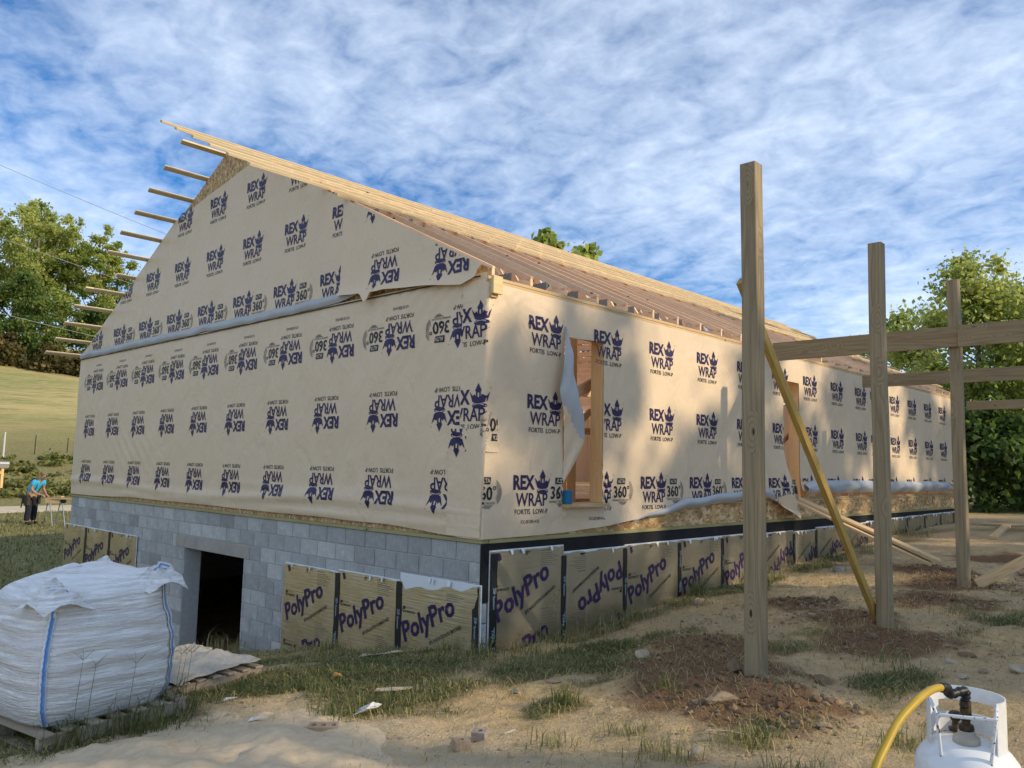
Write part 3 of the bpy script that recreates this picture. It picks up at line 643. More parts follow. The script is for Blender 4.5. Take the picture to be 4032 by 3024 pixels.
wrap_g = sheet('house_wrap', -WY_, -.0, lambda u: .105-.07*np.clip((1.6+u)/1.4, 0, 1)-.045*np.clip((-u-9)/2, 0, 1)+.012*float(vn(np.array(u*1.7), np.array(0.), 4)), lambda u: 2.875, fn_gable, WRAP, house, .06, 64)
up_top = lambda u: min(rake(-u)-.02, (5.08+.15*(7.5+u)) if -u > 5.2 else 9)
wrap_u = sheet('house_wrap', -WY_, -2.60, lambda u: 2.90, up_top, fn_up, WRAP, house, .08, 44)
wrap_o = sheet('house_wrap', -2.72, -.005, lambda u: float(ov_bot(-u)), lambda u: rake(-u)-.012, fn_ov, WRAP, house, .045, 36)
# loose rolled hem along the gable seam
V = []; F = []; ys_h = np.arange(2.3, 12.2, .07); k_n = 8
for y in ys_h:
    e = min(1, (y-2.3)/.5); w_ = float(fbm(np.array(y*1.3), np.array(.5), 7, 3)); w2 = float(fbm(np.array(y*2.6), np.array(3.5), 9, 2))
    for k in range(k_n):
        t_ = k/(k_n-1); V.append((-.024-(.030+.020*w_)*math.sin(t_*2.6+.2)*e-.012*w2*math.sin(t_*5), y, 2.99+.03*w2-(.125+.02*w_)*t_*(.4+.6*e)))
for i_ in range(len(ys_h)-1):
    for k in range(k_n-1): F.append((i_*k_n+k, (i_+1)*k_n+k, (i_+1)*k_n+k+1, i_*k_n+k+1))
obj('folded_hem', rawmesh('folded_hem', V, F, smooth=True), WRAPB, wrap_u)
bm = bmesh.new(); tube(bm, [(-.03, 12.2, 2.845), (-.03, 7, 2.845), (-.028, 2.2, 2.85), (-.026, .1, 2.84)], .008, 6); obj('seam_cord', bm, flat('dark_seam', (.09, .07, .05)), wrap_u)
segs_l = [(-.36, 1.27)]
cols1 = [-.36, -.28, -.2, -.12, -.06, -.021, -.012, 0, .012]+list(np.arange(.04, 1.27, .035))+[1.27]
def nlong(name, cols, zb, zt): return sheet(name, 0, 0, zb, zt, fn_long, WRAP, house, cols=cols, nz=60)
wrap_l = nlong('house_wrap', cols1, lambda u: float(long_bot(max(u, 0))), lambda u: 2.765 if u > -.02 else 2.80)
def colsr(a, b_): return list(np.linspace(a, b_, max(2, int((b_-a)/.05)+1)))
sub = []
def piece(cols, zb, zt):
    o = sheet('wrap_panel', 0, 0, zb, zt, fn_long, WRAP, wrap_l, cols=cols, nz=40); return o
piece(colsr(1.27, 2.03), lambda u: float(long_bot(u)), lambda u: .375)
piece(colsr(1.27, 2.03), lambda u: 2.345+.05*max(0, (u-1.5)), lambda u: 2.765)
piece(colsr(2.03, 7.02), lambda u: float(long_bot(u)), lambda u: 2.765)
piece(colsr(7.02, 7.16), lambda u: float(long_bot(u)), lambda u: .95-(u-7.02)*2.5)
piece(colsr(7.02, 7.64), lambda u: 2.36, lambda u: 2.765)
wrap_f = sheet('house_wrap', 0, 0, lambda u: .50, lambda u: 2.765, fn_long, WRAP, house, cols=colsr(7.64, LX+.02), nz=30)
# grey flaps turned up along the far hem
def flap(x0, x1, seed, z0=.44, z1=.67):
    us = np.linspace(x0, x1, 60); V = []; F = []; n = 9
    for i, u in enumerate(us):
        q = (u-x0)/(x1-x0); end = min(1, q*9, (1-q)*9)
        for k in range(n):
            t_ = k/(n-1); zz = z0+.03*float(vn(u*1.1, seed, 3))+(z1-z0)*t_*(.75+.25*end)
            out = .035+.07*math.sin(t_*math.pi*.9)+.05*float(fbm(np.array(u*2.2), np.array(t_*2.), seed, 3))+.02*(1-t_)
            V.append((u, -out, zz))
    for i in range(len(us)-1):
        for k in range(n-1): F.append((i*n+k, (i+1)*n+k, (i+1)*n+k+1, i*n+k+1))
    obj('folded_flap', rawmesh('folded_flap', V, F, smooth=True), WRAPB, wrap_f)
flap(7.72, 11.25, 3); flap(11.3, 16.2, 8)
V = [(16.1, -.05, .66), (16.2, -.09, .62), (17.2, -.05, .44), (17.3, -.06, .30), (17.25, -.04, .60), (16.6, -.07, .66)]
obj('folded_flap', rawmesh('folded_flap', V, [(0, 1, 5), (1, 2, 4, 5), (2, 3, 4)]), WRAP, wrap_f)
# flap folded out of the nearer doorway
L_ = [(1.27, -.015, 2.46), (1.17, -.10, 2.12), (1.08, -.13, 1.80), (1.07, -.13, 1.64), (1.16, -.11, 1.48), (1.23, -.06, 1.25), (1.26, -.02, .95), (1.265, -.02, .64)]
R_ = [(1.28, -.02, 2.45), (1.33, -.10, 2.15), (1.34, -.12, 1.88), (1.40, -.14, 1.62), (1.47, -.14, 1.42), (1.54, -.11, 1.18), (1.49, -.08, .96), (1.275, -.025, .63)]
A_ = smoothpts(L_, 5); B_ = smoothpts(R_, 5); V = []; F = []; MI = []; n = 8
for i, (a, b_) in enumerate(zip(A_, B_)):
    for k in range(n): t_ = k/(n-1); p = a.lerp(b_, t_); V.append((p.x, p.y-.012*math.sin(t_*math.pi)*min(1, i/8, (len(A_)-1-i)/8)-.006*math.sin(i*.9+k*1.3)-.010*math.sin(t_*9+i*.25), p.z))
for i in range(len(A_)-1):
    for k in range(n-1):
        F.append((i*n+k, (i+1)*n+k, (i+1)*n+k+1, i*n+k+1)); zc_ = V[i*n+k][2]; xc_ = V[i*n+k][0]
        MI.append(0 if zc_ > 1.5-1.05*(xc_-1.16) else 1)
me = rawmesh('door_flap', V, F, MI, smooth=True); o = obj('door_flap', me, [WRAPB, WRAP], wrap_l)
us = np.linspace(2.6, 6.6, 70); V = []; F = []; n = 7
for u in us:
    e = min(1, (u-2.6)/1.2, (6.62-u)/.15); hb = float(long_bot(u))
    for k in range(n):
        t_ = k/(n-1); V.append((u, -.062-.05*e*math.sin(t_*2.7)-.012*float(fbm(np.array(u*3.), np.array(t_*2.), 31, 2)), hb-.006+.135*e*t_+.01*math.sin(u*7)))
for i in range(len(us)-1):
    for k in range(n-1): F.append((i*n+k, (i+1)*n+k, (i+1)*n+k+1, i*n+k+1))
obj('curled_hem', rawmesh('curled_hem', V, F, smooth=True), WRAPB, wrap_l)
# torn end near the second doorway
V = [(6.62, -.10, .40), (6.8, -.19, .46), (7.0, -.22, .42), (7.12, -.20, .30), (6.66, -.09, .30), (6.85, -.16, .22), (7.0, -.2, .14), (7.1, -.19, .03)]
obj('torn_corner', rawmesh('torn_corner', V, [(0, 1, 5, 4), (1, 2, 6, 5), (2, 3, 7, 6)], smooth=True), WRAP, wrap_l)
# patch at the near corner
pc = [-.52, -.45, -.36, -.25, -.12, -.021, -.012, .0, .03, .08, .14, .20]
fn_patch = lambda u, v, l: fn_long(u, v, l+.010+.004*np.sin(v*40+u*17))
sheet('wrap_patch', 0, 0, lambda u: .06 if u < 0 else .95, lambda u: 1.22+.03*math.sin(u*9) if u < .05 else 1.40-.6*(u-.05), fn_patch, WRAP, wrap_l, cols=pc, nz=24)

# ---- prints
pg = Print()
for k in range(10):
    yl = 11.43-1.206*k
    cuts = [((-.372, 0), (1, 0))] if k == 9 else []
    pg.add(LOGO, (-yl, 2.085), True, fn_gable, cuts); pg.add(ALTA, (-yl, 2.085), True, fn_gable, cuts); pg.add(ICC, (-yl, 2.085), True, fn_gable, cuts)
    yl = 11.71-1.208*k; pg.add(LOGO, (-yl, 1.175), True, fn_gable, [((-.372, 0), (1, 0))] if k == 9 else [])
    yl = 11.74-1.208*k; pg.add(LOGO, (-yl, .265), True, fn_gable, [((-.53, 0), (1, 0))] if k == 9 else [])
pg.add(ALTA, (-11.43-1.206, 2.085), True, fn_gable, [((-12.15, 0), (-1, 0))]) if False else None
pg.make('printed_lettering', wrap_g)
pu = Print()
for k in range(7):
    yl = 10.43-1.202*k; cz = [((0, 2.97), (0, -1)), ((-2.74, 0), (1, 0))]
    rk = [((-12.19, RAKE0-.04), (-SL, 1))]
    pu.add(LOGO, (-yl, 2.895), False, fn_up, cz+rk); pu.add(ALTA, (-yl, 2.875), False, fn_up, cz+rk)
pu.add(LOGO, (-11.6, 2.895), False, fn_up, [((0, 2.97), (0, -1)), ((-12.19, RAKE0-.04), (-SL, 1))])
for k in range(7):
    yl = 10.24-1.208*k; pu.add(LOGO, (-yl, 3.785), False, fn_up, [((-2.74, 0), (1, 0)), ((-12.19, RAKE0-.04), (-SL, 1)), ((0, RAKE0-.04), (SL, 1))])
for k in range(4):
    yl = 7.82-1.22*k; pu.add(LOGO, (-yl, 4.675), False, fn_up, [((-12.19, RAKE0-.05), (-SL, 1)), ((0, RAKE0-.05), (SL, 1))])
pu.make('printed_lettering', wrap_u)
po = Print()
for yl in (2.10, .88):
    po.add(LOGO, (-yl, 2.92 if yl > 1 else 2.86), True, fn_ov, [((0, RAKE0-.03), (SL, 1)), ((0, 2.88), (0, -1))])
po.add(LOGO, (-2.2, 3.80), True, fn_ov, [((0, RAKE0-.03), (SL, 1))])
po.make('printed_lettering', wrap_o)
pl = Print()
def doorcuts(u0, u1, z):
    out = []
    for (a, b_, z0, z1) in DOORS:
        if u0 < a < u1 and z0-.3 < z < z1: out.append(((a-.02, 0), (1, 0)))
        elif u0 < b_ < u1 and z0-.3 < z < z1: out.append(((b_+.02, 0), (-1, 0)))
    return out
for k in range(-1, 9):
    u = .64+1.195*k; base = [((-.355, 0), (-1, 0))] if k < 0 else []
    for z in (2.085, 1.19):
        pl.add(LOGO, (u, z), False, fn_long, base+(doorcuts(u, u+.61, z) if z < 2 else []))
    u = .438+1.199*k
    if u < 6.9:
        hem = float(long_bot(max(u+.3, 0)))+.03; cz = [((0, max(hem, .05)), (0, -1))]
        pl.add(LOGO, (u, .29), False, fn_long, base+cz+doorcuts(u, u+.61, .5)); pl.add(ALTA, (u, .29), False, fn_long, base+cz+doorcuts(u+.61, u+1.03, .5))
        if 0 < u < 3: pl.add(ICC, (u, .29), False, fn_long, cz)
pl.add(LOGO, (-.53, .89), True, fn_patch, [((-.24, 0), (1, 0)), ((0, 1.20), (0, 1))], 1)
pl.add(ALTA, (.33, .98), True, fn_patch, [((.17, 0), (1, 0)), ((-.03, 0), (-1, 0)), ((0, 1.33), (0, 1))])
pl.make('printed_lettering', wrap_l)
pf = Print()
for u in [11.02+1.14*k for k in range(6)]:
    for z in (2.07, 1.18): pf.add(LOGO, (u, z), False, fn_long, [((LX, 0), (1, 0))])
    pf.add(LOGO, (u-.2, .29), False, fn_long, [((0, .66), (0, -1)), ((LX, 0), (1, 0))])
for u in (7.61, 8.8, 10.0): pf.add(LOGO, (u, .29), False, fn_long, [((0, .66), (0, -1)), ((7.68, 0), (-1, 0))])
pf.make('printed_lettering', wrap_f)

# ---- foundation insulation
def poly_proto(k):
    L = []
    def tilt(VF, slope=.50, lean=.10):
        V, F = VF; V = V.copy(); c, s = math.cos(math.atan(slope)), math.sin(math.atan(slope)); x = V[:, 0]+lean*V[:, 1]; y = V[:, 1].copy(); V[:, 0] = x*c-y*s; V[:, 1] = x*s+y*c; return V, F
    if True:
        o = np.array([.13, -.745-.636*k])
        V, F = tilt(fit(text_poly('PolyPro', .028), 0, .93, -.055, .235)); L.append(((V+o, F), 0, 0))
        V, F = tilt(fit(text_poly('EPS INSULATION FOAM BOARD', .012), .42, .97, -.145, -.105)); L.append(((V+o, F), 1, 0))
        L.append((fit(text_poly('Manufactured by', .0), .12, .25, o[1]+.385, o[1]+.41), 3, 0)); L.append((fit(text_poly("FORMA N' PRODUCTS" if False else "R' PRODUCTS", .03), .12, .29, o[1]+.34, o[1]+.37), 1, 0))
        L.append((ellipse(.10, o[1]+.375, .03, .035, 30, 320, .7, 12), 1, 0)); L.append((ellipse(.10, o[1]+.385, .012, .016), 1, 0))
        L.append((fit(text_poly('R Value Chart', .02), .80, .95, o[1]+.08, o[1]+.10), 3, 0))
        for q in range(7): L.append((poly((.80, o[1]+.06-q*.022), (.98+.15*((q*37) % 5)/5, o[1]+.06-q*.022), (.98+.15*((q*37) % 5)/5, o[1]+.054-q*.022), (.80, o[1]+.054-q*.022)), 3, 0))
    return proto(L, .4)
POLY = [poly_proto(k) for k in range(-1, 3)]; FOILPM = [flat('dark_violet_print', (.035, .018, .075), .35, .0, .4), flat('black_brown_print', (.035, .025, .025), .5), BEIGEP, flat('faint_grey_print', (.23, .19, .13), .5)]
ZIP = proto([(fit(text_poly('ZIP System', .02), 0, .22, 0, .042), 0, 0), (poly((.0, .05), (.06, .05), (.06, .055), (0, .055)), 0, 0), (fit(text_poly('TAPE', .03), .42, .56, .0, .03), 0, 0), (poly((.40, .035), (.52, .035), (.52, .043), (.40, .043)), 0, 0)], .5)
def foam(side, a, b_, zt, zbot, flip, foil, ragged=.012, peel=0.0):
    """side 'g': on the gable, a..b_ is y from the reader's left to right; side 'l': along the long wall"""
    rn = random.Random(int(a*100)); n = 14; th = .048; V = []; F = []
    P = (lambda u, z, o: (-o, -u, z)) if side == 'g' else (lambda u, z, o: (u, -o, z))
    u0, u1 = (-a, -b_) if side == 'g' else (a, b_)
    tops = [zt+rn.uniform(-ragged, ragged*.4) for k in range(n+1)]
    # white core slab
    bm = bmesh.new(); bo = [P(u0, 0, 0), P(u1, 0, 0)]
    x0, x1 = sorted((P(u0, 0, 0)[0], P(u1, 0, .02)[0])); y0, y1 = sorted((P(u0, 0, 0)[1], P(u1, 0, .02)[1]))
    x0, x1 = (min(P(u0,0,0)[0],P(u1,0,.02)[0],P(u0,0,.02)[0]), max(P(u0,0,0)[0],P(u1,0,0)[0])); y0, y1 = (min(P(u0,0,.02)[1],P(u1,0,0)[1]), max(P(u0,0,0)[1],P(u1,0,0)[1]))
    core = boxo('insulation_board', x0, x1, y0, y1, zbot, zt+.012, EPS, house, .002)
    # foil face, slightly buckled, torn along its top edge
    nz = 16
    def fo(u, z): return .0255+.004*fbm(u*1.7+a, z*2.3, 17, 2)+peel*np.clip(1-(zt-z)/.6, 0, 1)*.012*np.abs(np.sin((u-u0)*9-z*30))*np.clip((u-u0)*1.2, 0, 1)
    for i in range(n+1):
        u = u0+(u1-u0)*i/n; tz = tops[i]-(peel*(.145*(1-i/n)**.7+.02*math.sin(i*1.3)) if peel and i else peel*.06)
        for k in range(nz+1): V.append((u, zbot+(tz-zbot)*k/nz))
    V = np.array(V); q = P(V[:, 0], V[:, 1], fo(V[:, 0], V[:, 1])); V = np.stack(q, -1)
    for i in range(n):
        for k in range(nz): F.append((i*(nz+1)+k, (i+1)*(nz+1)+k, (i+1)*(nz+1)+k+1, i*(nz+1)+k+1))
    face = obj('foil_face', rawmesh('foil_face', V, F, smooth=True), foil, core)
    wd = abs(u1-u0)
    def fnp(u, v, l): return P(u0+u, v, fo(u0+u, v)+.004+l)
    for PP in POLY:
        bm = PP.copy()
        for v in bm.verts:
            x, y = v.co.x, v.co.y
            if flip: x, y = 1.2-x, -1.23-y+.02
            v.co.x, v.co.y = x, y+zt-.01-(.30 if flip else 0)
        for co, no in (((0.05, 0), (-1, 0)), ((wd-.05, 0), (1, 0)), ((0, zt-.02-peel*.10), (0, 1)), ((0, zbot+.1), (0, -1))):
            bmesh.ops.bisect_plane(bm, geom=bm.verts[:]+bm.edges[:]+bm.faces[:], plane_co=(*co, 0), plane_no=(*no, 0), clear_outer=True)
        if not len(bm.faces): bm.free(); continue
        C = np.array([v.co[:] for v in bm.verts]); q = np.stack(fnp(C[:, 0], C[:, 1], 0), -1)
        for i, v in enumerate(bm.verts): v.co = q[i]
        me = bpy.data.meshes.new('printed_lettering'); bm.to_mesh(me); bm.free(); obj('printed_lettering', me, FOILPM, core)
    # scraps of torn white film along the top
    for q in range(rn.randint(1, 3)):
        u = u0+(u1-u0)*rn.uniform(.1, .9); s = rn.uniform(.03, .08)*(1 if u1 > u0 else -1)
        pts = [(u, zt+.008), (u+s*.5, zt+.012), (u+s, zt+.004), (u+s*.8, zt-rn.uniform(.02, .05)), (u+s*.35, zt-rn.uniform(.03, .07))]
        obj('torn_film', rawmesh('torn_film', [P(p, z, .032+.006*k) for k, (p, z) in enumerate(pts)], [(0, 1, 2, 3, 4)]), FILM, core)
    return core
def tape(side, u, wd, zt, zbot, parent=None, txt=True, shift=0):
    P = (lambda u, z, o: (-o, -u, z)) if side == 'g' else (lambda u, z, o: (u, -o, z))
    V = []; F = []; n = 12
    for k in range(n+1):
        z = zbot+(zt-zbot)*k/n; j = .004*math.sin(k*1.7+u)
        for q in (-.5, .5): V.append(P(u+q*wd+j, z, .0335))
    for k in range(n): F.append((2*k, 2*k+1, 2*k+3, 2*k+2))
    t_ = obj('seam_tape', rawmesh('seam_tape', V, F), TAPE, house)
    if txt:
        for rep in range(3):
            zz = zt-.10-shift-rep*.60
            if zz-.6 < zbot-.3: break
            bm = ZIP.copy()
            for v in bm.verts: v.co = P(u-.022+v.co.y, zz-v.co.x, .0375)
            obj('printed_lettering', bm, TAPETXT, t_)
    return t_
lb = [.105, 1.30, 2.492, 3.76, 4.93, 6.13, 7.33, 8.24, 9.44, 10.64, 11.84, 13.04, 14.24, 15.44, 16.5, 17.2]
lt = [-.085, -.165, -.15, -.15, -.15, -.17, -.19, -.155, -.15, -.13, -.11, -.10, -.09, -.085, -.08]
lf = [0, 1, 0, 0, 0, 1, 1, 1, 1, 0, 1, 0, 0, 1, 0]
for k in range(len(lb)-1):
    foam('l', lb[k]+.002, lb[k+1]-.002, lt[k], H0((lb[k]+lb[k+1])/2, 0)-.35, lf[k], FOILS, .02 if k else .008)
    if k: tape('l', lb[k], .075, lt[k]-.03, H0(lb[k], 0)-.2, txt=k < 9, shift=.13*(k % 3))
tape('l', lb[0]+.055, .10, lt[0]-.02, -1.4, shift=.25)
for (a, b_, zt, pe) in ((3.75, 2.50, -.545, 0), (2.496, 1.29, -.515, 0), (1.286, -.024, -.43, 1.0)): foam('g', a, b_, zt, -2.0, 0, FOILG, .012, pe)
for u, zt in ((-2.498, -.55), (-1.288, -.52), (-.035, -.44)): tape('g', u, .095, zt, -1.75, shift=.2)
for (a, b_, f_) in ((12.33, 11.12, 0), (11.116, 9.90, 0), (9.896, 8.68, 0)): foam('g', a, b_, -.565, -2.35, 0, FOILG)
for u in (-11.118, -9.898): tape('g', u, .09, -.57, -2.3, txt=False)
boxo('black_membrane_band', -.002, LX, -.006, .016, -.60, -.002, MEMBR, house, 0)
for (u, z, s) in ((6.02, -.20, .10), (6.0, -.48, .16), (6.08, -.54, .12)):
    V = [(u, -.075, z), (u+s*.6, -.10, z+.02), (u+s*.8, -.09, z-s*.9), (u+s*.25, -.12, z-s*1.3), (u-.02, -.08, z-s*.6)]
    obj('torn_film', rawmesh('torn_film', V, [(0, 1, 2, 3, 4)]), FILM, house)

# ================================================================== PORCH POSTS, BEAMS, LOOSE BOARDS
def post(x, y, top, label, grp='timber porch posts'):
    z0 = float(H(x+.07, y+.07))-.35
    bm = bmesh.new(); n = 14; s = .14
    rings = []
    for k in range(n+1):
        z = (top-z0)*k/n; dx = .004*math.sin(k*.7+x); dy = .003*math.cos(k*.9+x)
        c = .006; rings.append([bm.verts.new((px+dx, py+dy, z)) for px, py in ((c, 0), (s-c, 0), (s, c), (s, s-c), (s-c, s), (c, s), (0, s-c), (0, c))])
    for q, r_ in zip(rings, rings[1:]):
        for k in range(8): bm.faces.new((q[k], q[(k+1) % 8], r_[(k+1) % 8], r_[k]))
    bm.faces.new(rings[0][::-1]); bm.faces.new(rings[-1])
    o = obj('timber_post', bm, WPOST, None, Matrix.Translation((x, y, z0))); return tag(o, label, 'post', grp)
post(.228, -2.954, 3.425, 'tallest thick squared timber post standing nearest the camera in dug soil')
post(3.105, -2.975, 3.358, 'middle squared timber post with the yellow brace at its foot')
post(6.226, -2.929, 3.527, 'right-hand squared timber post behind the topmost horizontal beam')
post(10.04, -3.23, 3.2, 'far timber post carrying the middle beam, just outside the right edge')
post(17.36, -3.1, 3.0, 'farthest timber post carrying the lowest beam, outside the right edge')
bmroot = empty('porch_beam', (6.2, -1.6, 2.57), 'topmost wide beam crossing in front of the right-hand post', 'beam', 'horizontal porch beams')
boxo('beam_board', 6.181, 6.219, -3.05, -.24, 2.575, 2.865, WBEAM, bmroot); boxo('splice_board', 6.140, 6.178, -4.6, -2.93, 2.565, 2.862, WBEAM, bmroot)
o = boxo('porch_beam', 9.99, 10.03, -3.6, -.24, 2.475, 2.712, WBEAM); tag(o, 'middle horizontal beam with its cut end free beside the wrapped wall', 'beam', 'horizontal porch beams')
o = boxo('porch_beam', 17.31, 17.35, -3.6, -.2, 2.525, 2.755, WBEAM); tag(o, 'lowest and most distant horizontal beam, right of the right-hand post', 'beam', 'horizontal porch beams')
o = board('brace_board', (.30, -2.775, 2.43), (3.30, -2.79, -.79), .089, .055, WYEL, None, (1, 0, 1)); tag(o, 'yellow diagonal brace running down to the foot of the middle post', 'brace')
def gz(x, y): return float(H(x, y))
pe = Vector((8.15, -2.0, gz(8.15, -2.0)+.02)); ps = Vector((7.25, -.04, .43))
o = board('ramp_plank', ps+Vector((-.08, 0, -.055)), pe+Vector((-.12, .05, -.0)), .235, .038, WX, None, (1, 0, 0)); tag(o, 'lower plank of the pair sloping from the far doorway to the ground', 'plank', 'planks sloping from the far doorway')
o = board('ramp_plank', ps+Vector((.04, .03, -.008)), pe+Vector((0, -.05, .045)), .235, .038, WX, None, (1, 0, 0)); tag(o, 'upper plank of the pair sloping from the far doorway to the ground', 'plank', 'planks sloping from the far doorway')
o = board('leaning_board', (6.42, -2.98, gz(6.42, -2.98)+.02), (7.5, -4.6, .45), .14, .038, WX, None, (0, 0, 1)); tag(o, 'pale board rising right from the foot of the right-hand post', 'board')
o = board('scrap_board', (12.6, -1.78, gz(12.6, -1.78)+.03), (16.2, -1.25, gz(16.2, -1.25)+.03), .16, .06, WX, None, (0, 1, 0)); tag(o, 'short pale scrap board lying on the dirt beyond the right-hand post', 'board')
# blue roll on the nearer door sill
bm = bmesh.new(); lathe(bm, [(.055, 0), (.058, .004), (.058, .15), (.055, .155), (.036, .155), (.036, .02), (.03, .02)], 28)
for v in bm.verts: v.co = Vector((v.co.x+1.312, v.co.y-.052, v.co.z+.391))
br = obj('tape_roll', bm, mat('blue_tape', (.005, .12, .24), (.008, .16, .30), 20, .35, .1), smooth=False); tag(br, 'small blue roll standing on the sill of the nearer doorway', 'roll')

# ================================================================== BULK BAG ON PALLETS
bag_m = Matrix.Translation((-3.735, .34, -.945)) @ Matrix.Rotation(R(10.5), 4, 'Z')
BAGM, t_, b_ = new_mat('white_woven_polypropylene'); v = coords(t_, (1, 1, 1))
cbag = mixc(t_, ramp(t_, tnoise(t_, v, 2.2, 5, .6), [(.45, 0.0), (.75, .7)]), (.93, .91, .88), (.80, .76, .70))
t_.links.new(cbag, b_.inputs['Base Color']); b_.inputs['Roughness'].default_value = .42; b_.inputs['Specular IOR Level'].default_value = .4
bump(t_, b_, madd(t_, tnoise(t_, coords(t_, (1.1, 1.1, 11)), 3.4, 5, .65, 1.0), 1.4, math_n(t_, 'MULTIPLY', tnoise(t_, v, 90, 1), .04)), .8, .05)
def bag():
    n = 120; nz = 70; Vx = np.zeros((nz, n)); Vy = Vx.copy(); Vz = Vx.copy()
    th = np.linspace(0, 2*np.pi, n, endpoint=False)
    for i in range(nz):
        q = i/(nz-1)
        if q < .80: h = q/.80; zz = .90*h; rad = .47+.10*math.sin(math.pi*min(1, .12+h*.80))**.8-.05*(1-min(1, h*7)); top = 0; e = 5-2.2*h
        else: k = (q-.80)/.20; zz = .90+.15*math.sin(k*math.pi/2); rad = (.47+.10*math.sin(math.pi*.92)**.8)*(1-k**1.4*.985); top = k; e = 2.8
        c = np.cos(th); s = np.sin(th); p = (np.abs(c)**e+np.abs(s)**e)**(-1/e)
        x = rad*p*c; y = rad*p*s
        cor = np.abs(np.sin(2*th))**6
        zz2 = zz+0*th
        # sagging folds: deeper toward the middle of each side, slanting upward to the right
        ph = zz*46+1.2*np.sin(th*2+1)+3.2*np.cos(th+.6)+2*fbm(np.cos(th)*2+zz*3, np.sin(th)*2, 61, 2)
        amp = .010*np.clip((zz-.12)/.2, 0, 1)*np.clip((.86-zz)/.12, 0, 1)*(1-.75*cor)
        w_ = np.sign(np.sin(ph))*np.abs(np.sin(ph))**.7; rr = 1+amp*w_/.5+.03*fbm(th*1.3, zz*2+0*th, 67, 3)*(1-top)
        x = x*rr; y = y*rr
        # front sags lower, right back corner pulled up
        lift = .05*np.clip((x+.25*y)/.55, -1, 1)*zz/.9; peak = .09*np.exp(-(((x-.42)/.16)**2+((y+.40)/.2)**2))+.07*np.exp(-(((x+.45)/.14)**2+((y+.42)/.2)**2))+.05*np.exp(-(((x-.38)/.2)**2+((y-.35)/.2)**2))
        zz2 = zz2+lift*np.clip((zz-.4)/.5, 0, 1)+peak*(zz > .8)+.02*fbm(x*5, y*5, 71, 3)*(zz > .8)*min(1, top*4+.2)
        Vx[i] = x*.97; Vy[i] = y*.97; Vz[i] = zz2*.90
    return Vx, Vy, Vz
bx, by, bz = bag(); nz, n = bx.shape
V = np.stack([bx, by, bz], -1).reshape(-1, 3); F = [(i*n+k, i*n+(k+1) % n, (i+1)*n+(k+1) % n, (i+1)*n+k) for i in range(nz-1) for k in range(n)]
F.append(tuple(range(n))[::-1]); F.append(tuple(range((nz-1)*n, nz*n)))
bagr = obj('bulk_bag', rawmesh('bulk_bag', V, F, smooth=True), BAGM, None, bag_m); tag(bagr, 'bulging white woven bulk bag with blue stitched corner seams on a pallet', 'bag')
BLUE = mat('blue_stitching', (.05, .20, .55), (.10, .30, .66), 60, .6, .3); WEB = mat('white_webbing', (.76, .76, .76), (.66, .66, .66), 40, .6, .3)
def seam(k0, off=0):
    pts = []
    for i in range(0, int(nz*.86)):
        k = k0 % n; p = Vector((bx[i, k], by[i, k], bz[i, k])); pts.append(p+Vector((p.x, p.y, 0)).normalized()*.008)
    return pts
def stripmesh(name, pts, wd, m, parent, mw, lift=0):
    V = []; F = []
    for i, p in enumerate(pts):
        d = (pts[min(i+1, len(pts)-1)]-pts[max(i-1, 0)]).normalized(); out = Vector((p.x, p.y, .25*p.z)).normalized(); s = d.cross(out).normalized()*wd/2; j = math.sin(i*2.1)*.0025
        for q in (-1, 0, 1): V.append(p+s*q+out*(lift+.004*(q == 0))+s.normalized()*j)
    for i in range(len(pts)-1):
        for q in range(2): F.append((3*i+q, 3*i+q+1, 3*i+q+4, 3*i+q+3))
    me = rawmesh(name, V, F, smooth=True); return obj(name, me, m, parent, mw)
for k0 in (int(n*.625), int(n*.862), int(n*.125)):
    s_ = seam(k0); stripmesh('seam_webbing', s_, .045, WEB, bagr, bag_m, .0); stripmesh('blue_seam', s_, .010, BLUE, bagr, bag_m, .007)
    zz = .0
    V = []; F = []
    for i in range(2, len(s_)-1):
        p = s_[i]; out = Vector((p.x, p.y, .1)).normalized(); tg = Vector((-out.y, out.x, 0))
        for sg in (0, 1):
            b0 = len(V); w2 = .020; zz = Vector((0, 0, .0022)); c_ = p.lerp(s_[i-1], .5*sg)+out*.0085
            V += [c_-zz, c_+tg*w2-zz+Vector((0, 0, .006)), c_+tg*w2+zz+Vector((0, 0, .006)), c_+zz]; F.append((b0, b0+1, b0+2, b0+3))
    o = obj('cross_stitches', rawmesh('cross_stitches', V, F), BLUE, bagr, bag_m); o['kind'] = 'stuff'
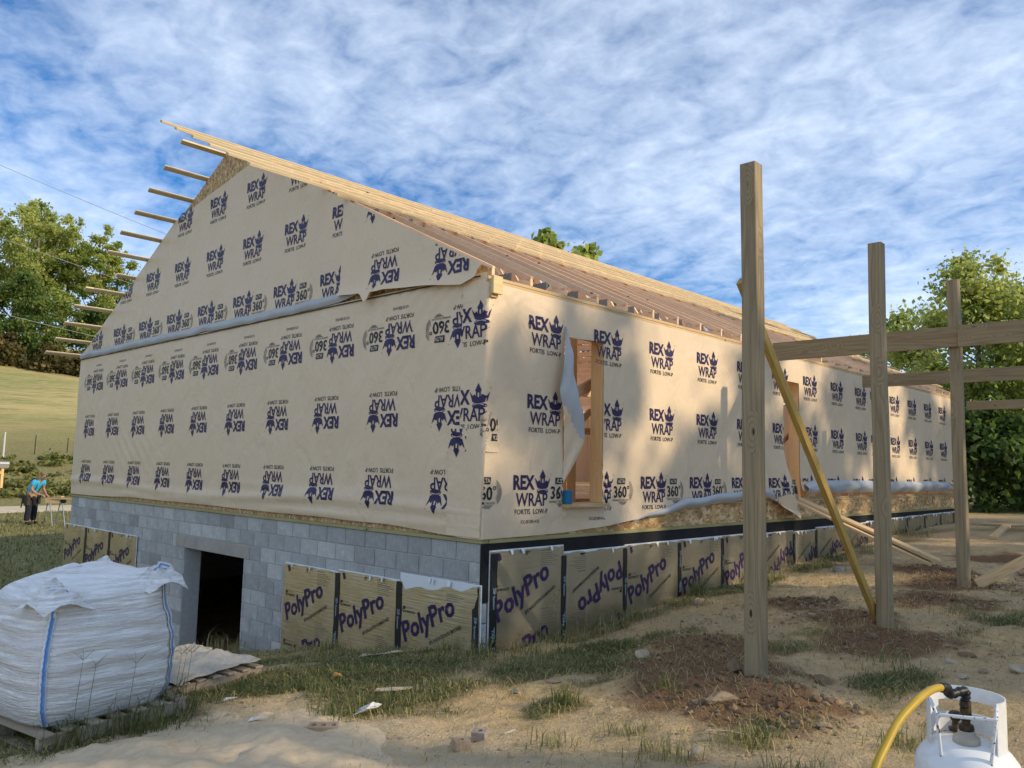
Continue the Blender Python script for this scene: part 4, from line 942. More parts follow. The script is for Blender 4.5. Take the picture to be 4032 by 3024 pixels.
# gathered lifting loops on the top corners
def loop(p0, p1, h, wd=.06):
    p0 = Vector(p0); p1 = Vector(p1); pts = []
    for k in range(15): t = k/14; p = p0.lerp(p1, t); p.z += h*math.sin(t*math.pi)+.012*math.sin(t*13); p.y += .015*math.sin(t*9); pts.append(p)
    V = []; F = []
    d = (p1-p0).normalized(); s = Vector((0, 0, 1)).cross(d).normalized()
    for i, p in enumerate(pts):
        for q in range(5): u = (q/4-.5); V.append(p+s*wd*u+Vector((0, 0, -.03*u*u*4*math.sin(i*.5))))
    for i in range(len(pts)-1):
        for q in range(4): F.append((5*i+q, 5*i+q+1, 5*i+q+6, 5*i+q+5))
    return obj('lifting_loop', rawmesh('lifting_loop', V, F, smooth=True), WEB, bagr, bag_m)
def ruffle(cx_, cy__, cz_, rad, seed, hgt=.09):
    u = np.linspace(-1, 1, 22); X, Y = np.meshgrid(u, u); r_ = np.hypot(X, Y); f = np.clip(1.15-r_, 0, 1)
    xx = cx_+X*rad*(1+.25*fbm(X*2, Y*2, seed, 2)); yy = cy__+Y*rad*(1+.25*fbm(X*2+5, Y*2, seed, 2)); zz = cz_-.05*r_**2+hgt*f**.7*(.35+1.5*np.abs(fbm(X*1.7+seed, Y*1.7, seed+3, 3)))
    obj('gathered_corner', gridmesh('gathered_corner', xx, yy, zz), BAGM, bagr, bag_m)
ruffle(.36, -.36, .885, .17, 3, .13); ruffle(-.38, -.37, .83, .17, 6, .10); ruffle(.36, .34, .89, .16, 8, .10); ruffle(-.02, .05, .935, .22, 11, .05)
def webloop(p0, p1, h):
    pts = [Vector(p0).lerp(Vector(p1), k/10)+Vector((.02*math.sin(k), 0, h*math.sin(k/10*math.pi))) for k in range(11)]; stripmesh('lifting_loop', pts, .05, WEB, bagr, bag_m, .004); stripmesh('blue_seam', pts, .012, BLUE, bagr, bag_m, .010)
webloop((.28, -.43, .94), (.47, -.36, .90), .05); webloop((-.50, -.40, .82), (-.33, -.45, .84), .04)
def pallet(name, M_, label, deckn=7, ln=1.15, wd=1.05):
    root = empty(name, (0, 0, 0), label, 'pallet', 'wooden pallets by the bag'); root.matrix_basis = M_
    def put(nm, x0, x1, y0, y1, z0, z1):
        bm = boxbm(x0, x1, y0, y1, z0, z1, .003); o = obj(nm, bm, WGREY, root, M_); return o
    for k in range(deckn):
        y = -wd/2+k*(wd-.09)/(deckn-1); put('deck_board', -ln/2+random.uniform(-.01, .01), ln/2+random.uniform(-.012, .012), y, y+.09, -.022, -.003)
    for x in (-ln/2+.02, -.02, ln/2-.06): put('stringer', x, x+.04, -wd/2, wd/2, -.115, -.023)
    for y in (-wd/2, -.05, wd/2-.1): put('bottom_board', -ln/2, ln/2, y, y+.09, -.135, -.116)
    return root
pallet('pallet', Matrix.Translation((-3.715, .37, -.94)) @ Matrix.Rotation(R(10.5), 4, 'Z') @ Matrix.Rotation(R(-1.0), 4, 'Y') @ Matrix.Rotation(R(90), 4, 'Z'), 'grey wooden pallet carrying the white bulk bag')
P2 = Matrix.Translation((-2.72, 1.05, -.985)) @ Matrix.Rotation(R(16), 4, 'Z') @ Matrix.Rotation(R(2.0), 4, 'Y') @ Matrix.Rotation(R(90), 4, 'Z')
pallet('pallet', P2, 'pallet covered with dusty plastic just right of the bulk bag')
def sheetpile(name, cx_, cy__, rx, ry, hgt, base, label, cat, m, seed, rot=0, n=34):
    u = np.linspace(-1, 1, n); X, Y = np.meshgrid(u, u); r_ = np.maximum(np.abs(X), np.abs(Y)); 
    xx = X*rx*(1+.2*fbm(X*2, Y*2, seed, 2)); yy = Y*ry*(1+.2*fbm(X*2+9, Y*2, seed, 2)); c, s = math.cos(rot), math.sin(rot)
    xw = cx_+c*xx-s*yy; yw = cy__+s*xx+c*yy; fall = np.clip(1.05-r_, 0, 1)**.6
    zw = base+hgt*fall*(.6+1.1*np.abs(fbm(X*2.4, Y*2.4, seed+3, 3)))+.02*np.abs(fbm(X*7, Y*7, seed+5, 2))
    o = obj(name, gridmesh(name, xw, yw, zw), m); return tag(o, label, cat)
sheetpile('plastic_sheet', -2.66, .98, .50, .50, .12, -.975, 'crumpled dusty plastic sheet lying on the right-hand pallet', 'plastic sheet', PLASTIC, 11, .3)
sheetpile('plastic_sheet', -2.15, 1.95, .30, .26, .26, gz(-2.15, 1.95)-.01, 'heap of pale plastic film between the bulk bag and the dark cellar opening', 'plastic sheet', PLASTIC, 15, .8)

# ================================================================== GAS CYLINDER AND HOSE
TX, TY = -2.995, -5.268; tz0 = gz(TX, TY)+.005; dome = -.02
TANKM, t_, b_ = new_mat('white_tank_paint'); v = coords(t_)
ct = mixc(t_, ramp(t_, tnoise(t_, v, 9, 5, .65), [(.48, 0.0), (.72, .75)]), (.78, .78, .77), (.58, .54, .47)); ct = mixc(t_, ramp(t_, tnoise(t_, v, 26, 4, .7), [(.68, 0.0), (.76, .9)]), ct, (.16, .09, .05))
t_.links.new(ct, b_.inputs['Base Color']); b_.inputs['Roughness'].default_value = .35; bump(t_, b_, tnoise(t_, v, 40, 3), .12, .004)
def chipped(name, base, chip, thr=.62):
    m, t, b = new_mat(name); v = coords(t); c = mixc(t, ramp(t, tnoise(t, v, 70, 3, .6), [(thr, 0.0), (thr+.05, 1.0)]), base, chip); t.links.new(c, b.inputs['Base Color']); b.inputs['Roughness'].default_value = .5; return m
RODM = chipped('chipped_white_rod', (.72, .73, .74), (.07, .05, .045), .58)
tank = empty('gas_cylinder', (TX, TY, tz0), 'white propane gas cylinder with wire guard at the lower right corner', 'gas cylinder')
r0 = .150; prof = [(.09, tz0+.03), (.12, tz0+.035), (r0-.01, tz0+.07), (r0, tz0+.11), (r0, dome-.085), (r0-.006, dome-.062), (r0-.025, dome-.035), (.10, dome-.014), (.05, dome-.003), (.012, dome)]
obj('body', lathe(bmesh.new(), prof, 56, TX, TY), TANKM, tank, smooth=True)
bm = bmesh.new(); lathe(bm, [(.105, tz0), (.108, tz0), (.108, tz0+.05), (.105, tz0+.05)], 40, TX, TY); obj('foot_ring', bm, TANKM, tank)
def pol(a, r_, z): return (TX+r_*math.cos(a), TY+r_*math.sin(a), z)
# direction from the tank to the camera
ca = math.atan2(CAM.y-TY, CAM.x-TX)
bm = bmesh.new(); ra = .108; zt_, zb_ = .112, dome-.03; a0, a1 = ca+R(108), ca+R(306); na = 44
def arcplate(bm, a0, a1, z0, z1, na):
    rows = []
    for k in range(na+1):
        a = a0+(a1-a0)*k/na; rows.append([bm.verts.new(pol(a, ra, z0)), bm.verts.new(pol(a, ra, z1)), bm.verts.new(pol(a, ra+.004, z1)), bm.verts.new(pol(a, ra+.004, z0))])
    for q, s in zip(rows, rows[1:]):
        for k in range(4): bm.faces.new((q[k], q[(k+1) % 4], s[(k+1) % 4], s[k]))
    bm.faces.new(rows[0][::-1]); bm.faces.new(rows[-1])
arcplate(bm, ca+R(48), ca+R(108), dome-.03, .112, 16); arcplate(bm, ca+R(108), ca+R(226), .068, .112, 26); arcplate(bm, ca+R(108), ca+R(226), dome-.012, .028, 26); arcplate(bm, ca+R(226), ca+R(296), dome-.03, .112, 18)
obj('collar', bm, TANKM, tank, smooth=False)
gl, gr_ = pol(ca+R(36), .135, .072), pol(ca-R(36), .135, .064)
bm = bmesh.new(); tube(bm, [pol(ca+R(49), .110, .10), gl], .0055, 8); tube(bm, [gl, gr_], .0055, 8); tube(bm, [gr_, pol(ca-R(63), .110, .095)], .0055, 8)
obj('guard_rail', bm, RODM, tank)
for g, a in ((gl, 30), (gr_, -34)):
    bm = bmesh.new(); tube(bm, [g, pol(ca+R(a), .125, dome-.045)], .0052, 8); obj('guard_leg', bm, RODM, tank)
VB = mat('sooty_valve', (.03, .025, .02), (.10, .065, .03), 40, .5, .2, metal=.4); VH = mat('dusty_bung', (.50, .46, .38), (.36, .31, .24), 20, .7, .2)
vx, vy = TX+.035*math.cos(ca), TY+.035*math.sin(ca)
bm = bmesh.new(); lathe(bm, [(.040, dome-.01), (.038, dome+.012), (.024, dome+.020), (.024, dome+.03)], 28, vx, vy); obj('valve_bung', bm, VH, tank, smooth=True)
bm = bmesh.new(); lathe(bm, [(.020, dome+.03), (.024, dome+.036), (.022, dome+.048), (.013, dome+.052), (.013, dome+.062), (.017, dome+.066), (.017, dome+.098), (.014, dome+.10), (.018, dome+.104), (.016, dome+.12)], 8, vx, vy); obj('valve', bm, VB, tank)
bm = bmesh.new(); lathe(bm, [(.020, dome+.0), (.022, dome+.01), (.012, dome+.012), (.010, dome+.03), (.018, dome+.04), (.020, dome+.055), (.012, dome+.062)], 16, TX-.055*math.cos(ca)+.03*math.cos(ca+R(90))*-1, TY-.055*math.sin(ca)-.03*math.sin(ca+R(90))); obj('gauge', bm, VB, tank, smooth=True)
hp = [(vx, vy, dome+.12), (vx-.002, vy, dome+.15), (-3.085, -5.25, .125), (-3.12, -5.252, .148), (-3.17, -5.25, .160), (-3.235, -5.243, .164), (-3.30, -5.236, .158), (-3.364, -5.231, .146), (-3.455, -5.218, .114), (-3.55, -5.215, .07), (-3.64, -5.21, .005), (-3.72, -5.22, -.12), (-3.80, -5.26, -.35), (-3.95, -5.36, -.58), (-4.2, -5.6, gz(-4.2, -5.6)+.02), (-4.7, -6.0, gz(-4.7, -6)+.02)]
sp = smoothpts(hp, 8); hose = empty('gas_hose', hp[0], 'yellow rubber hose arching away from the gas cylinder valve', 'hose')
bm = bmesh.new(); tube(bm, sp[14:], .0115, 12); obj('hose_tube', bm, mat('yellow_rubber', (.50, .33, .02), (.40, .25, .02), 8, .45, .1), hose, smooth=True)
bm = bmesh.new(); pp = sp[:34]; tube(bm, pp, [.0135+.0022*math.sin(k*2.4) for k in range(len(pp))], 12); obj('bend_guard', bm, flat('black_rubber', (.012, .012, .014), .45), hose, smooth=True)

# ================================================================== PERSON, SAW STAND, MAILBOX
def skin_mesh(name, verts, edges, radii, root, sub=2):
    me = bpy.data.meshes.new(name); me.from_pydata(verts, edges, []); o = bpy.data.objects.new(name, me); COL.objects.link(o)
    md = o.modifiers.new('s', 'SKIN'); md.use_smooth_shade = True; sb = o.modifiers.new('b', 'SUBSURF'); sb.levels = sub; sb.render_levels = sub
    lay = me.skin_vertices[0].data
    for i, r_ in enumerate(radii): lay[i].radius = (r_, r_) if not isinstance(r_, tuple) else r_; lay[i].use_root = (i == root)
    dg = bpy.context.evaluated_depsgraph_get(); out = bpy.data.meshes.new_from_object(o.evaluated_get(dg)); bpy.data.objects.remove(o)
    return out
def person():
    gx, gy = 2.42, 23.16; base = gz(gx, gy); yawp = math.atan2(-.72, .69)+R(14)*-1
    Mp = Matrix.Translation((gx, gy, base)) @ Matrix.Rotation(yawp, 4, 'Z')
    root = empty('person', (gx, gy, base), 'man in a bright blue shirt and dark trousers bending over a saw stand', 'person'); root.matrix_basis = Mp
    # local: +x forward, +y left, z up
    pel = (-.08, 0, .93); chest = (.14, 0, 1.27); neck = (.27, 0, 1.43); hb = (.33, 0, 1.49); ht = (.46, 0, 1.55)
    V = [pel, (.0, 0, 1.10), chest, (.23, 0, 1.38), neck, hb, ht]; E = [(0, 1), (1, 2), (2, 3), (3, 4), (4, 5), (5, 6)]; Rr = [(.15, .11), (.14, .11), (.17, .12), (.12, .09), .055, (.075, .09), (.07, .085)]
    def chain(start, pts, rad):
        i = start
        for p, r_ in zip(pts, rad): V.append(p); Rr.append(r_); E.append((i, len(V)-1)); i = len(V)-1
        return i
    for s in (1, -1):
        h = chain(2, [(.20, s*.19, 1.34), (.17, s*.24, 1.13), (.30, s*.20, 1.00), (.40, s*.12, .96)], [.06, .048, .038, .028])
        palm = chain(h, [(.46, s*.09, .945)], [(.035, .018)])
        for q, (dy, ln) in enumerate(((.030, .075), (.012, .085), (-.008, .08), (-.026, .065))):
            chain(palm, [(.50, s*.09+s*dy, .93), (.50+ln*.5, s*.09+s*dy*1.1-s*.01, .905), (.50+ln*.55, s*.09+s*dy-s*.015, .87)], [.0095, .009, .008])
        chain(palm, [(.455, s*.09-s*.045, .95), (.485, s*.09-s*.065, .93)], [.010, .009])
    for s in (1, -1): chain(0, [(-.05, s*.10, .86), (.00, s*.11, .50), (-.05, s*.12, .10), (.03, s*.13, .045), (.12, s*.14, .03)], [.10, .07, .05, .045, .035])
    SK = flat('weathered_skin', (.42, .22, .14), .6); body = obj('body', skin_mesh('body', V, E, Rr, 0), SK, root, Mp)
    def cl(nm, V, E, Rr, m, root_i=0): return obj(nm, skin_mesh(nm, V, E, Rr, root_i), m, root, Mp)
    cl('shirt', [(-.06, 0, .97), (.0, 0, 1.10), (.14, 0, 1.27), (.235, 0, 1.395), (.20, .20, 1.35), (.185, .245, 1.21), (.20, -.20, 1.35), (.185, -.245, 1.21)], [(0, 1), (1, 2), (2, 3), (2, 4), (4, 5), (2, 6), (6, 7)], [(.18, .135), (.175, .14), (.195, .145), (.12, .09), .085, .075, .085, .075], mat('bright_blue_cloth', (.04, .40, .68), (.06, .50, .80), 8, .8, .4, bd=.03))
    cl('trousers', [(-.08, 0, .98), (-.08, 0, .90), (-.05, .11, .80), (.0, .12, .50), (-.05, .13, .10), (-.05, -.11, .80), (.0, -.12, .50), (-.05, -.13, .10)], [(0, 1), (1, 2), (2, 3), (3, 4), (1, 5), (5, 6), (6, 7)], [(.185, .14), (.185, .14), .125, .098, .09, .125, .098, .09], mat('dark_trousers', (.012, .014, .020), (.025, .027, .035), 8, .9, .3))
    for s in (1, -1): cl('boot', [(-.08, s*.13, .05), (.03, s*.135, .05), (.14, s*.14, .035)], [(0, 1), (1, 2)], [.06, .055, .045], flat('dark_boot', (.03, .022, .016), .7))
    cl('hair', [(.30, 0, 1.55), (.36, 0, 1.60), (.45, 0, 1.625)], [(0, 1), (1, 2)], [(.085, .07), (.088, .075), (.07, .055)], mat('grey_brown_hair', (.16, .11, .07), (.26, .19, .12), 40, .8, .3))
    bm = bmesh.new(); box(bm, .515, .535, -.07, .07, 1.535, 1.565); obj('sunglasses', bm, flat('black_lens', (.01, .01, .012), .2), root, Mp)
    LEA = mat('dark_tool_leather', (.035, .03, .022), (.07, .055, .035), 10, .8, .3); TAN = flat('tan_belt', (.34, .24, .12), .7)
    bm = bmesh.new(); lathe(bm, [(.19, .90), (.20, .90), (.20, .96), (.19, .96)], 24, -.08, 0)
    for v in bm.verts: v.co.x = -.08+(v.co.x+.08)*.85
    belt = obj('tool_belt', bm, TAN, root, Mp)
    for (x, y, w_, h_) in ((.0, -.20, .15, .30), (-.16, -.16, .12, .24), (.03, .20, .14, .26)):
        bm = boxbm(x-w_/2, x+w_/2, y-.06, y+.06, .90-h_, .93, .02); obj('pouch', bm, LEA, belt, Mp)
    bm = bmesh.new(); tube(bm, [(-.24, -.12, .92), (-.27, -.13, .72), (-.29, -.13, .52)], [.014, .014, .018], 8); box(bm, -.33, -.24, -.145, -.115, .90, .935); obj('hammer', bm, flat('hammer_handle', (.10, .06, .03), .6), belt, Mp)
    for s in (1, -1):
        pts = [(-.12, s*.10, 1.0), (.0, s*.11, 1.29), (.16, s*.12, 1.47), (.26, s*.11, 1.36), (.20, s*.09, 1.16), (.08, s*.1, 1.0)]
        bm = bmesh.new(); tube(bm, smoothpts(pts, 4), .014, 6); obj('suspender', bm, flat('dark_strap', (.03, .04, .06), .8), root, Mp)
    return root
person()
def saw():
    x, y = 2.90, 22.35; z = gz(x, y); fwd = Vector((.69, -.72, 0)); sd = Vector((.72, .69, 0)); c = Vector((x, y, z)); up_ = Vector((0, 0, 1))
    root = empty('saw_stand', c, 'folding metal-legged saw stand with a wooden top beside the man', 'saw stand')
    LEG = flat('grey_metal_leg', (.22, .25, .29), .5, .3); TOP = WX
    P = lambda f, s, h: c+fwd*f+sd*s+up_*h
    board('wooden_top', P(-.36, 0, .80), P(.22, 0, .80), .17, .09, TOP, root); bm = bmesh.new(); tube(bm, [P(.20, -.06, .79), P(.20, .06, .79)], .07, 10); obj('clamp_hinge', bm, flat('black_plastic', (.015, .015, .015), .5), root)
    for (f0, f1) in ((-.28, -.52), (-.22, .06), (.12, -.14), (.18, .46)):
        for s in (-.02,): board('leg', P(f0, s, .78), P(f1, s+(.25 if f1 < 0 else -.25), -.02), .035, .025, LEG, root)
    board('brace', P(-.12, .1, .12), P(.16, .1, .12), .025, .02, LEG, root)
    o = board('cut_board', P(-.36, .03, .865), P(.62, -.05, .865), .14, .038, WX, None, sd); tag(o, 'long cut board lying across the saw stand', 'board')
    o = board('offcut', P(-.10, .02, .90), P(.18, -.02, .93), .14, .038, WX, None, sd); tag(o, 'small offcut on top of the board on the saw stand', 'board')
saw()
def mailbox():
    x, y = 4.42, 34.6; z = gz(x, y); root = empty('mailbox', (x, y, z), 'metal mailbox on a wooden post at the left edge by the lane', 'mailbox')
    boxo('post', x-.05, x+.05, y-.05, y+.05, z-.2, z+1.05, WZ, root); bm = bmesh.new(); pr = []
    for k in range(13): a = math.pi*k/12; pr.append((.12*math.cos(a), .16+.12*math.sin(a)))
    pr += [(-.12, 0), (.12, 0)]
    a_ = [bm.verts.new((x-.30, y+p[0], z+1.08+p[1])) for p in pr]; b2 = [bm.verts.new((x+.22, y+p[0], z+1.08+p[1])) for p in pr]; bm.faces.new(a_); bm.faces.new(b2[::-1])
    for k in range(len(pr)): bm.faces.new((a_[k], b2[k], b2[(k+1) % len(pr)], a_[(k+1) % len(pr)]))
    bmesh.ops.recalc_face_normals(bm, faces=bm.faces); obj('box', bm, flat('grey_metal_box', (.30, .30, .31), .35, .6), root)
    boxo('shelf', x-.28, x+.20, y-.10, y+.10, z+1.045, z+1.078, WX, root); board('strut', (x-.02, y, z+.75), (x-.2, y, z+1.04), .06, .05, WZ, root)
mailbox()
def ground_at(px, py):
    d = fw+r2*((px-2016)/FPX)-u2*((py-1512)/FPX); t = 2.0
    while t < 200:
        p = CAM+d*t
        if p.z < float(H(p.x, p.y)): break
        t *= 1.003
    return p
FP = [((12, 1800), 'white fence post on the bank at the left edge', 1.35, flat('white_post', (.62, .60, .55), .8), .05), ((136, 1790), 'thin dark fence stake on the bank left of the house', 1.1, flat('dark_stake', (.06, .055, .05), .8), .03), ((264, 1785), 'thin dark fence stake closest to the wrapped gable corner', .9, flat('dark_stake_b', (.06, .055, .05), .8), .03)]
for (px, lab, h_, m_, r_) in FP:
    g = ground_at(*px); bm = bmesh.new(); tube(bm, [(g.x, g.y, g.z-.2), (g.x, g.y, g.z+h_*.6), (g.x+.01, g.y, g.z+h_)], [r_, r_, r_*.85], 8); o = obj('fence_post', bm, m_); tag(o, lab, 'fence post', 'fence posts on the bank')
CABLE = flat('grey_cable', (.30, .31, .33), .6)
for (a, b_, lab) in (((2.0, 55.4, 21.6), (24, 45.5, 13.9), 'highest overhead wire crossing the sky left of the gable'), ((2, 53.4, 16.1), (24, 50.3, 11.4), 'middle overhead wire crossing in front of the hillside trees'), ((2, 53, 10.9), (22, 53, 8.4), 'lowest overhead wire crossing low in front of the trees')):
    a = Vector(a); b_ = Vector(b_); pts = []
    for k in range(-4, 15): t = k/10; p = a.lerp(b_, t); p.z -= .25*4*t*(1-t); pts.append(p)
    bm = bmesh.new(); tube(bm, pts, .016, 6); o = obj('overhead_wire', bm, CABLE); tag(o, lab, 'wire', 'overhead wires')

# ================================================================== VEGETATION
def leaf_mat(name, dark, mid, light, trans=.35):
    m = bpy.data.materials.new(name); m.use_nodes = True; t = m.node_tree; t.nodes.clear()
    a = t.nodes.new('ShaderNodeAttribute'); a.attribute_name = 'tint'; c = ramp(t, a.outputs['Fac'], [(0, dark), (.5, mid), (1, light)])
    b = t.nodes.new('ShaderNodeBsdfPrincipled'); b.inputs['Roughness'].default_value = .55; b.inputs['Specular IOR Level'].default_value = .25; t.links.new(c, b.inputs['Base Color'])
    tr = t.nodes.new('ShaderNodeBsdfTranslucent'); h = t.nodes.new('ShaderNodeHueSaturation'); h.inputs['Value'].default_value = 1.5; h.inputs['Saturation'].default_value = 1.1; t.links.new(c, h.inputs['Color']); t.links.new(h.outputs[0], tr.inputs[0])
    mx = t.nodes.new('ShaderNodeMixShader'); mx.inputs[0].default_value = trans; t.links.new(b.outputs[0], mx.inputs[1]); t.links.new(tr.outputs[0], mx.inputs[2])
    o = t.nodes.new('ShaderNodeOutputMaterial'); t.links.new(mx.outputs[0], o.inputs[0]); return m
LEAF_G = leaf_mat('mid_green_leaves', (.09, .13, .03), (.24, .30, .07), (.46, .46, .13), .5); LEAF_Y = leaf_mat('yellow_green_leaves', (.13, .17, .04), (.29, .33, .09), (.48, .49, .16), .5); LEAF_D = leaf_mat('dark_green_leaves', (.05, .09, .025), (.12, .18, .045), (.27, .30, .08), .45); LEAF_B = leaf_mat('brown_green_leaves', (.06, .05, .02), (.13, .11, .035), (.24, .18, .07))
BARK = mat('grey_brown_bark', (.10, .08, .06), (.20, .17, .13), 6, .95, .6, stretch=(1, 1, .25), bd=.03)
def leaves(rng, C, rad, n, size, flatz=.75, tint0=.5, tv=.18, up=.35):
    """n leaf quads spread through the balls C (k,3), rad (k)"""
    k = len(C); w_ = rad**2.2; idx = rng.choice(k, n, p=w_/w_.sum())
    d = rng.normal(size=(n, 3)); d /= np.linalg.norm(d, axis=1)[:, None]; rr = np.minimum(np.abs(rng.normal(0, .62, n)), 1.5)
    P = C[idx]+d*(rad[idx]*rr)[:, None]*np.array([1, 1, flatz])
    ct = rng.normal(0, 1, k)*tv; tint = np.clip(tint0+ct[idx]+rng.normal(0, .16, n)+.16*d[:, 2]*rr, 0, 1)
    nn = rng.normal(size=(n, 3))+np.array([0, 0, up])+d*.5; nn /= np.linalg.norm(nn, axis=1)[:, None]
    a = np.cross(nn, rng.normal(size=(n, 3))); a /= np.linalg.norm(a, axis=1)[:, None]; b_ = np.cross(nn, a)
    s = size*(.6+.8*rng.random(n)); a = a*(s*.62)[:, None]; b_ = b_*(s*.42)[:, None]; cup = nn*(s*.12)[:, None]
    V = np.stack([P-a, P+b_*1.0+cup-a*.1, P+a, P-b_+cup-a*.1], 1).reshape(-1, 3)
    return V, np.repeat(tint, 4)
def tree(x, y, h, cr, label, group, seed, m=None, leaf=.4, nl=5000, z0=.28, blobs=26, tr=None, name='tree', cat='tree', base=None, tint=.5, narrow=1.0, spread=.34):
    rng = np.random.default_rng(seed); z = float(H(x, y)) if base is None else base; tr = tr or h*.016+.04
    root = empty(name, (x, y, z), label, cat, group)
    C = []; rad = []
    for k in range(blobs):
        q = rng.random(); zz = h*(z0+(1-z0)*(.06+.90*q)); prof = math.sin(math.pi*min(1, .16+.80*q))**.7*narrow*(1.0 if q < .8 else .75)
        a = rng.random()*2*math.pi; rr = cr*prof*math.sqrt(rng.random())*.85; r_ = cr*spread*(.6+.7*rng.random())*(1 if q < .85 else .7)
        C.append((rr*math.cos(a), rr*math.sin(a), zz-r_*.3)); rad.append(r_)
    C = np.array(C); rad = np.array(rad)
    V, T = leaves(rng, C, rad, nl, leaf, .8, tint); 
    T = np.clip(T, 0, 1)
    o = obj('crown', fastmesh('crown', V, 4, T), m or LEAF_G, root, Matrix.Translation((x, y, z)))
    bm = bmesh.new(); lean = rng.normal(0, .02, 2)*h
    tp = [Vector((lean[0]*t*t, lean[1]*t*t, h*.86*t-.3*(t == 0))) for t in np.linspace(0, 1, 9)]; tube(bm, tp, [tr*(1.25 if i == 0 else 1)*(1-.86*i/8) for i in range(9)], 8)
    for k in range(min(blobs, 12)):
        c = Vector(C[k]); t0 = max(.12, min(.85, (c.z-h*.16)/(h*.86))); i0 = tp[int(t0*8)]
        mid = i0.lerp(c, .5)+Vector((0, 0, -.03*h*rng.random())); tube(bm, smoothpts([i0, mid, c], 3), [tr*.42*(1-t0*.6)*(1-.85*j/6) for j in range(7)], 6, False)
    obj('trunk', bm, BARK, root, Matrix.Translation((x, y, z)), smooth=True)
    return root
GL = 'trees along the top of the hillside field'
TL = [(19.6, 108.2, 19.0, 6.0, LEAF_Y, 'tall loose yellow-green tree at the left edge of the hilltop wood', .55), (22.6, 106.5, 19.5, 5.2, LEAF_Y, 'tall yellow-green tree second from the left in the hilltop wood', .6), (23.4, 101.5, 20.6, 4.6, LEAF_Y, 'tallest slender tree on the hillside, rising to the left of the gable', .55), (27.2, 103, 19.3, 4.4, LEAF_G, 'slim mid-green tree right of the tallest hillside tree', .65), (29.4, 98.7, 18.6, 3.4, LEAF_G, 'rounded green tree just left of the purlin ends', .6), (32.6, 101.4, 17.0, 3.0, LEAF_G, 'hillside tree partly behind the lower purlin ends', .5), (25.6, 112, 21.0, 4.5, LEAF_G, 'far green tree showing between the two tallest hillside trees', .4)]
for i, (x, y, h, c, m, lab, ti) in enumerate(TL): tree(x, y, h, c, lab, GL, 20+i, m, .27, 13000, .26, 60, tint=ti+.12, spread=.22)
TB = [(17.2, 99, 10.5, 4.6, LEAF_D, 'dark dense tree low at the left edge under the hilltop wood'), (20.6, 95, 10.6, 4.6, LEAF_D, 'broad dark green tree in front of the tall hillside trees'), (24.6, 95.6, 9.8, 4.2, LEAF_G, 'bushy mid-green tree at the field edge beside the lowest purlins'), (28.6, 95, 8.5, 3.8, LEAF_D, 'dark bushy tree half hidden by the gable edge')]
for i, (x, y, h, c, m, lab) in enumerate(TB): tree(x, y, h, c, lab, GL, 40+i, m, .27, 11000, .04, 46, tint=.5, spread=.26)
for i, (x, y, h, c, lab) in enumerate([(18.4, 92, 3.4, 3.0, 'brown-green bush at the left end of the field edge'), (22.2, 90.6, 3.0, 2.8, 'brown-green bush at the middle of the field edge'), (25.6, 90, 2.8, 2.6, 'brown-green bush at the field edge under the lowest purlin')]):
    tree(x, y, h, c, lab, 'bushes along the upper field edge', 60+i, LEAF_B, .34, 2600, .0, 16, name='bush', cat='bush', tint=.45)
GR = 'trees beyond the far end of the house'
TRR = [(27.3, 1.9, 9.9, 3.9, LEAF_Y, 'large sunlit maple-like tree rising behind the right-hand post', .62, 15000, .17), (28.2, -1.2, 9.0, 3.2, LEAF_G, 'leafy tree cut by the right edge beside the large maple-like tree', .55, 11000, .18), (35.5, 7.4, 9.3, 3.0, LEAF_G, 'lighter tree behind and left of the large right-hand tree', .6, 6500, .2), (37, 10.0, 7.6, 2.2, LEAF_Y, 'small pale tree showing above the far end of the roof', .45, 5000, .19), (37.5, 2.4, 10.4, 4.2, LEAF_D, 'tall dark tree filling the gap behind the right-hand trees', .5, 8500, .22)]
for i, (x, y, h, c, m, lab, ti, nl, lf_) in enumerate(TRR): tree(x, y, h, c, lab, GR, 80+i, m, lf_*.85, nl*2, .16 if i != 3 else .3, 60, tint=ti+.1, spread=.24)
for i, (x, y, h, c, m, lab) in enumerate([(24.6, 1.0, 3.6, 2.3, LEAF_D, 'dark shrub directly behind the far end of the house'), (26.6, -1.0, 3.2, 2.4, LEAF_D, 'dark shrub right of the right-hand post'), (28.4, -3.0, 3.6, 2.6, LEAF_D, 'dark shrub at the right edge below the trees'), (31, 1.5, 4.5, 3.0, LEAF_D, 'tall dark shrub deep behind the right-hand trees'), (22.6, 2.8, 2.6, 1.8, LEAF_D, 'low dark shrub at the back corner of the house')]):
    tree(x, y, h, c, lab, 'shrubs beyond the far end of the house', 100+i, m, .20, 5200, .0, 26, name='shrub', cat='shrub', tint=.35, tr=.05)
for i, (x, y, h, c, lab) in enumerate([(31, -7.5, 9, 3.6, 'tree of the wood edge'), (32, -13, 10, 3.8, 'second tree of the wood edge'), (30, -18.5, 9.5, 3.6, 'third tree of the wood edge')]):  # unseen trees, added so the foil boards mirror a dark horizon
    tree(x, y, h, c, lab+' added outside the right side of the frame to darken reflections', 'trees outside the frame', 110+i, LEAF_D, .3, 5000, .02, 34)
GB = 'trees showing above the roof'
tree(24.9, 21.2, 13.7, 2.7, 'leafy tree top showing above the roof, left of the pair', GB, 120, LEAF_G, .34, 3800, .45, 22, tint=.55, spread=.27)
tree(28.0, 20.4, 13.3, 2.5, 'leafy tree top showing above the roof, right of the pair', GB, 121, LEAF_G, .34, 3600, .45, 22, tint=.55, spread=.27)
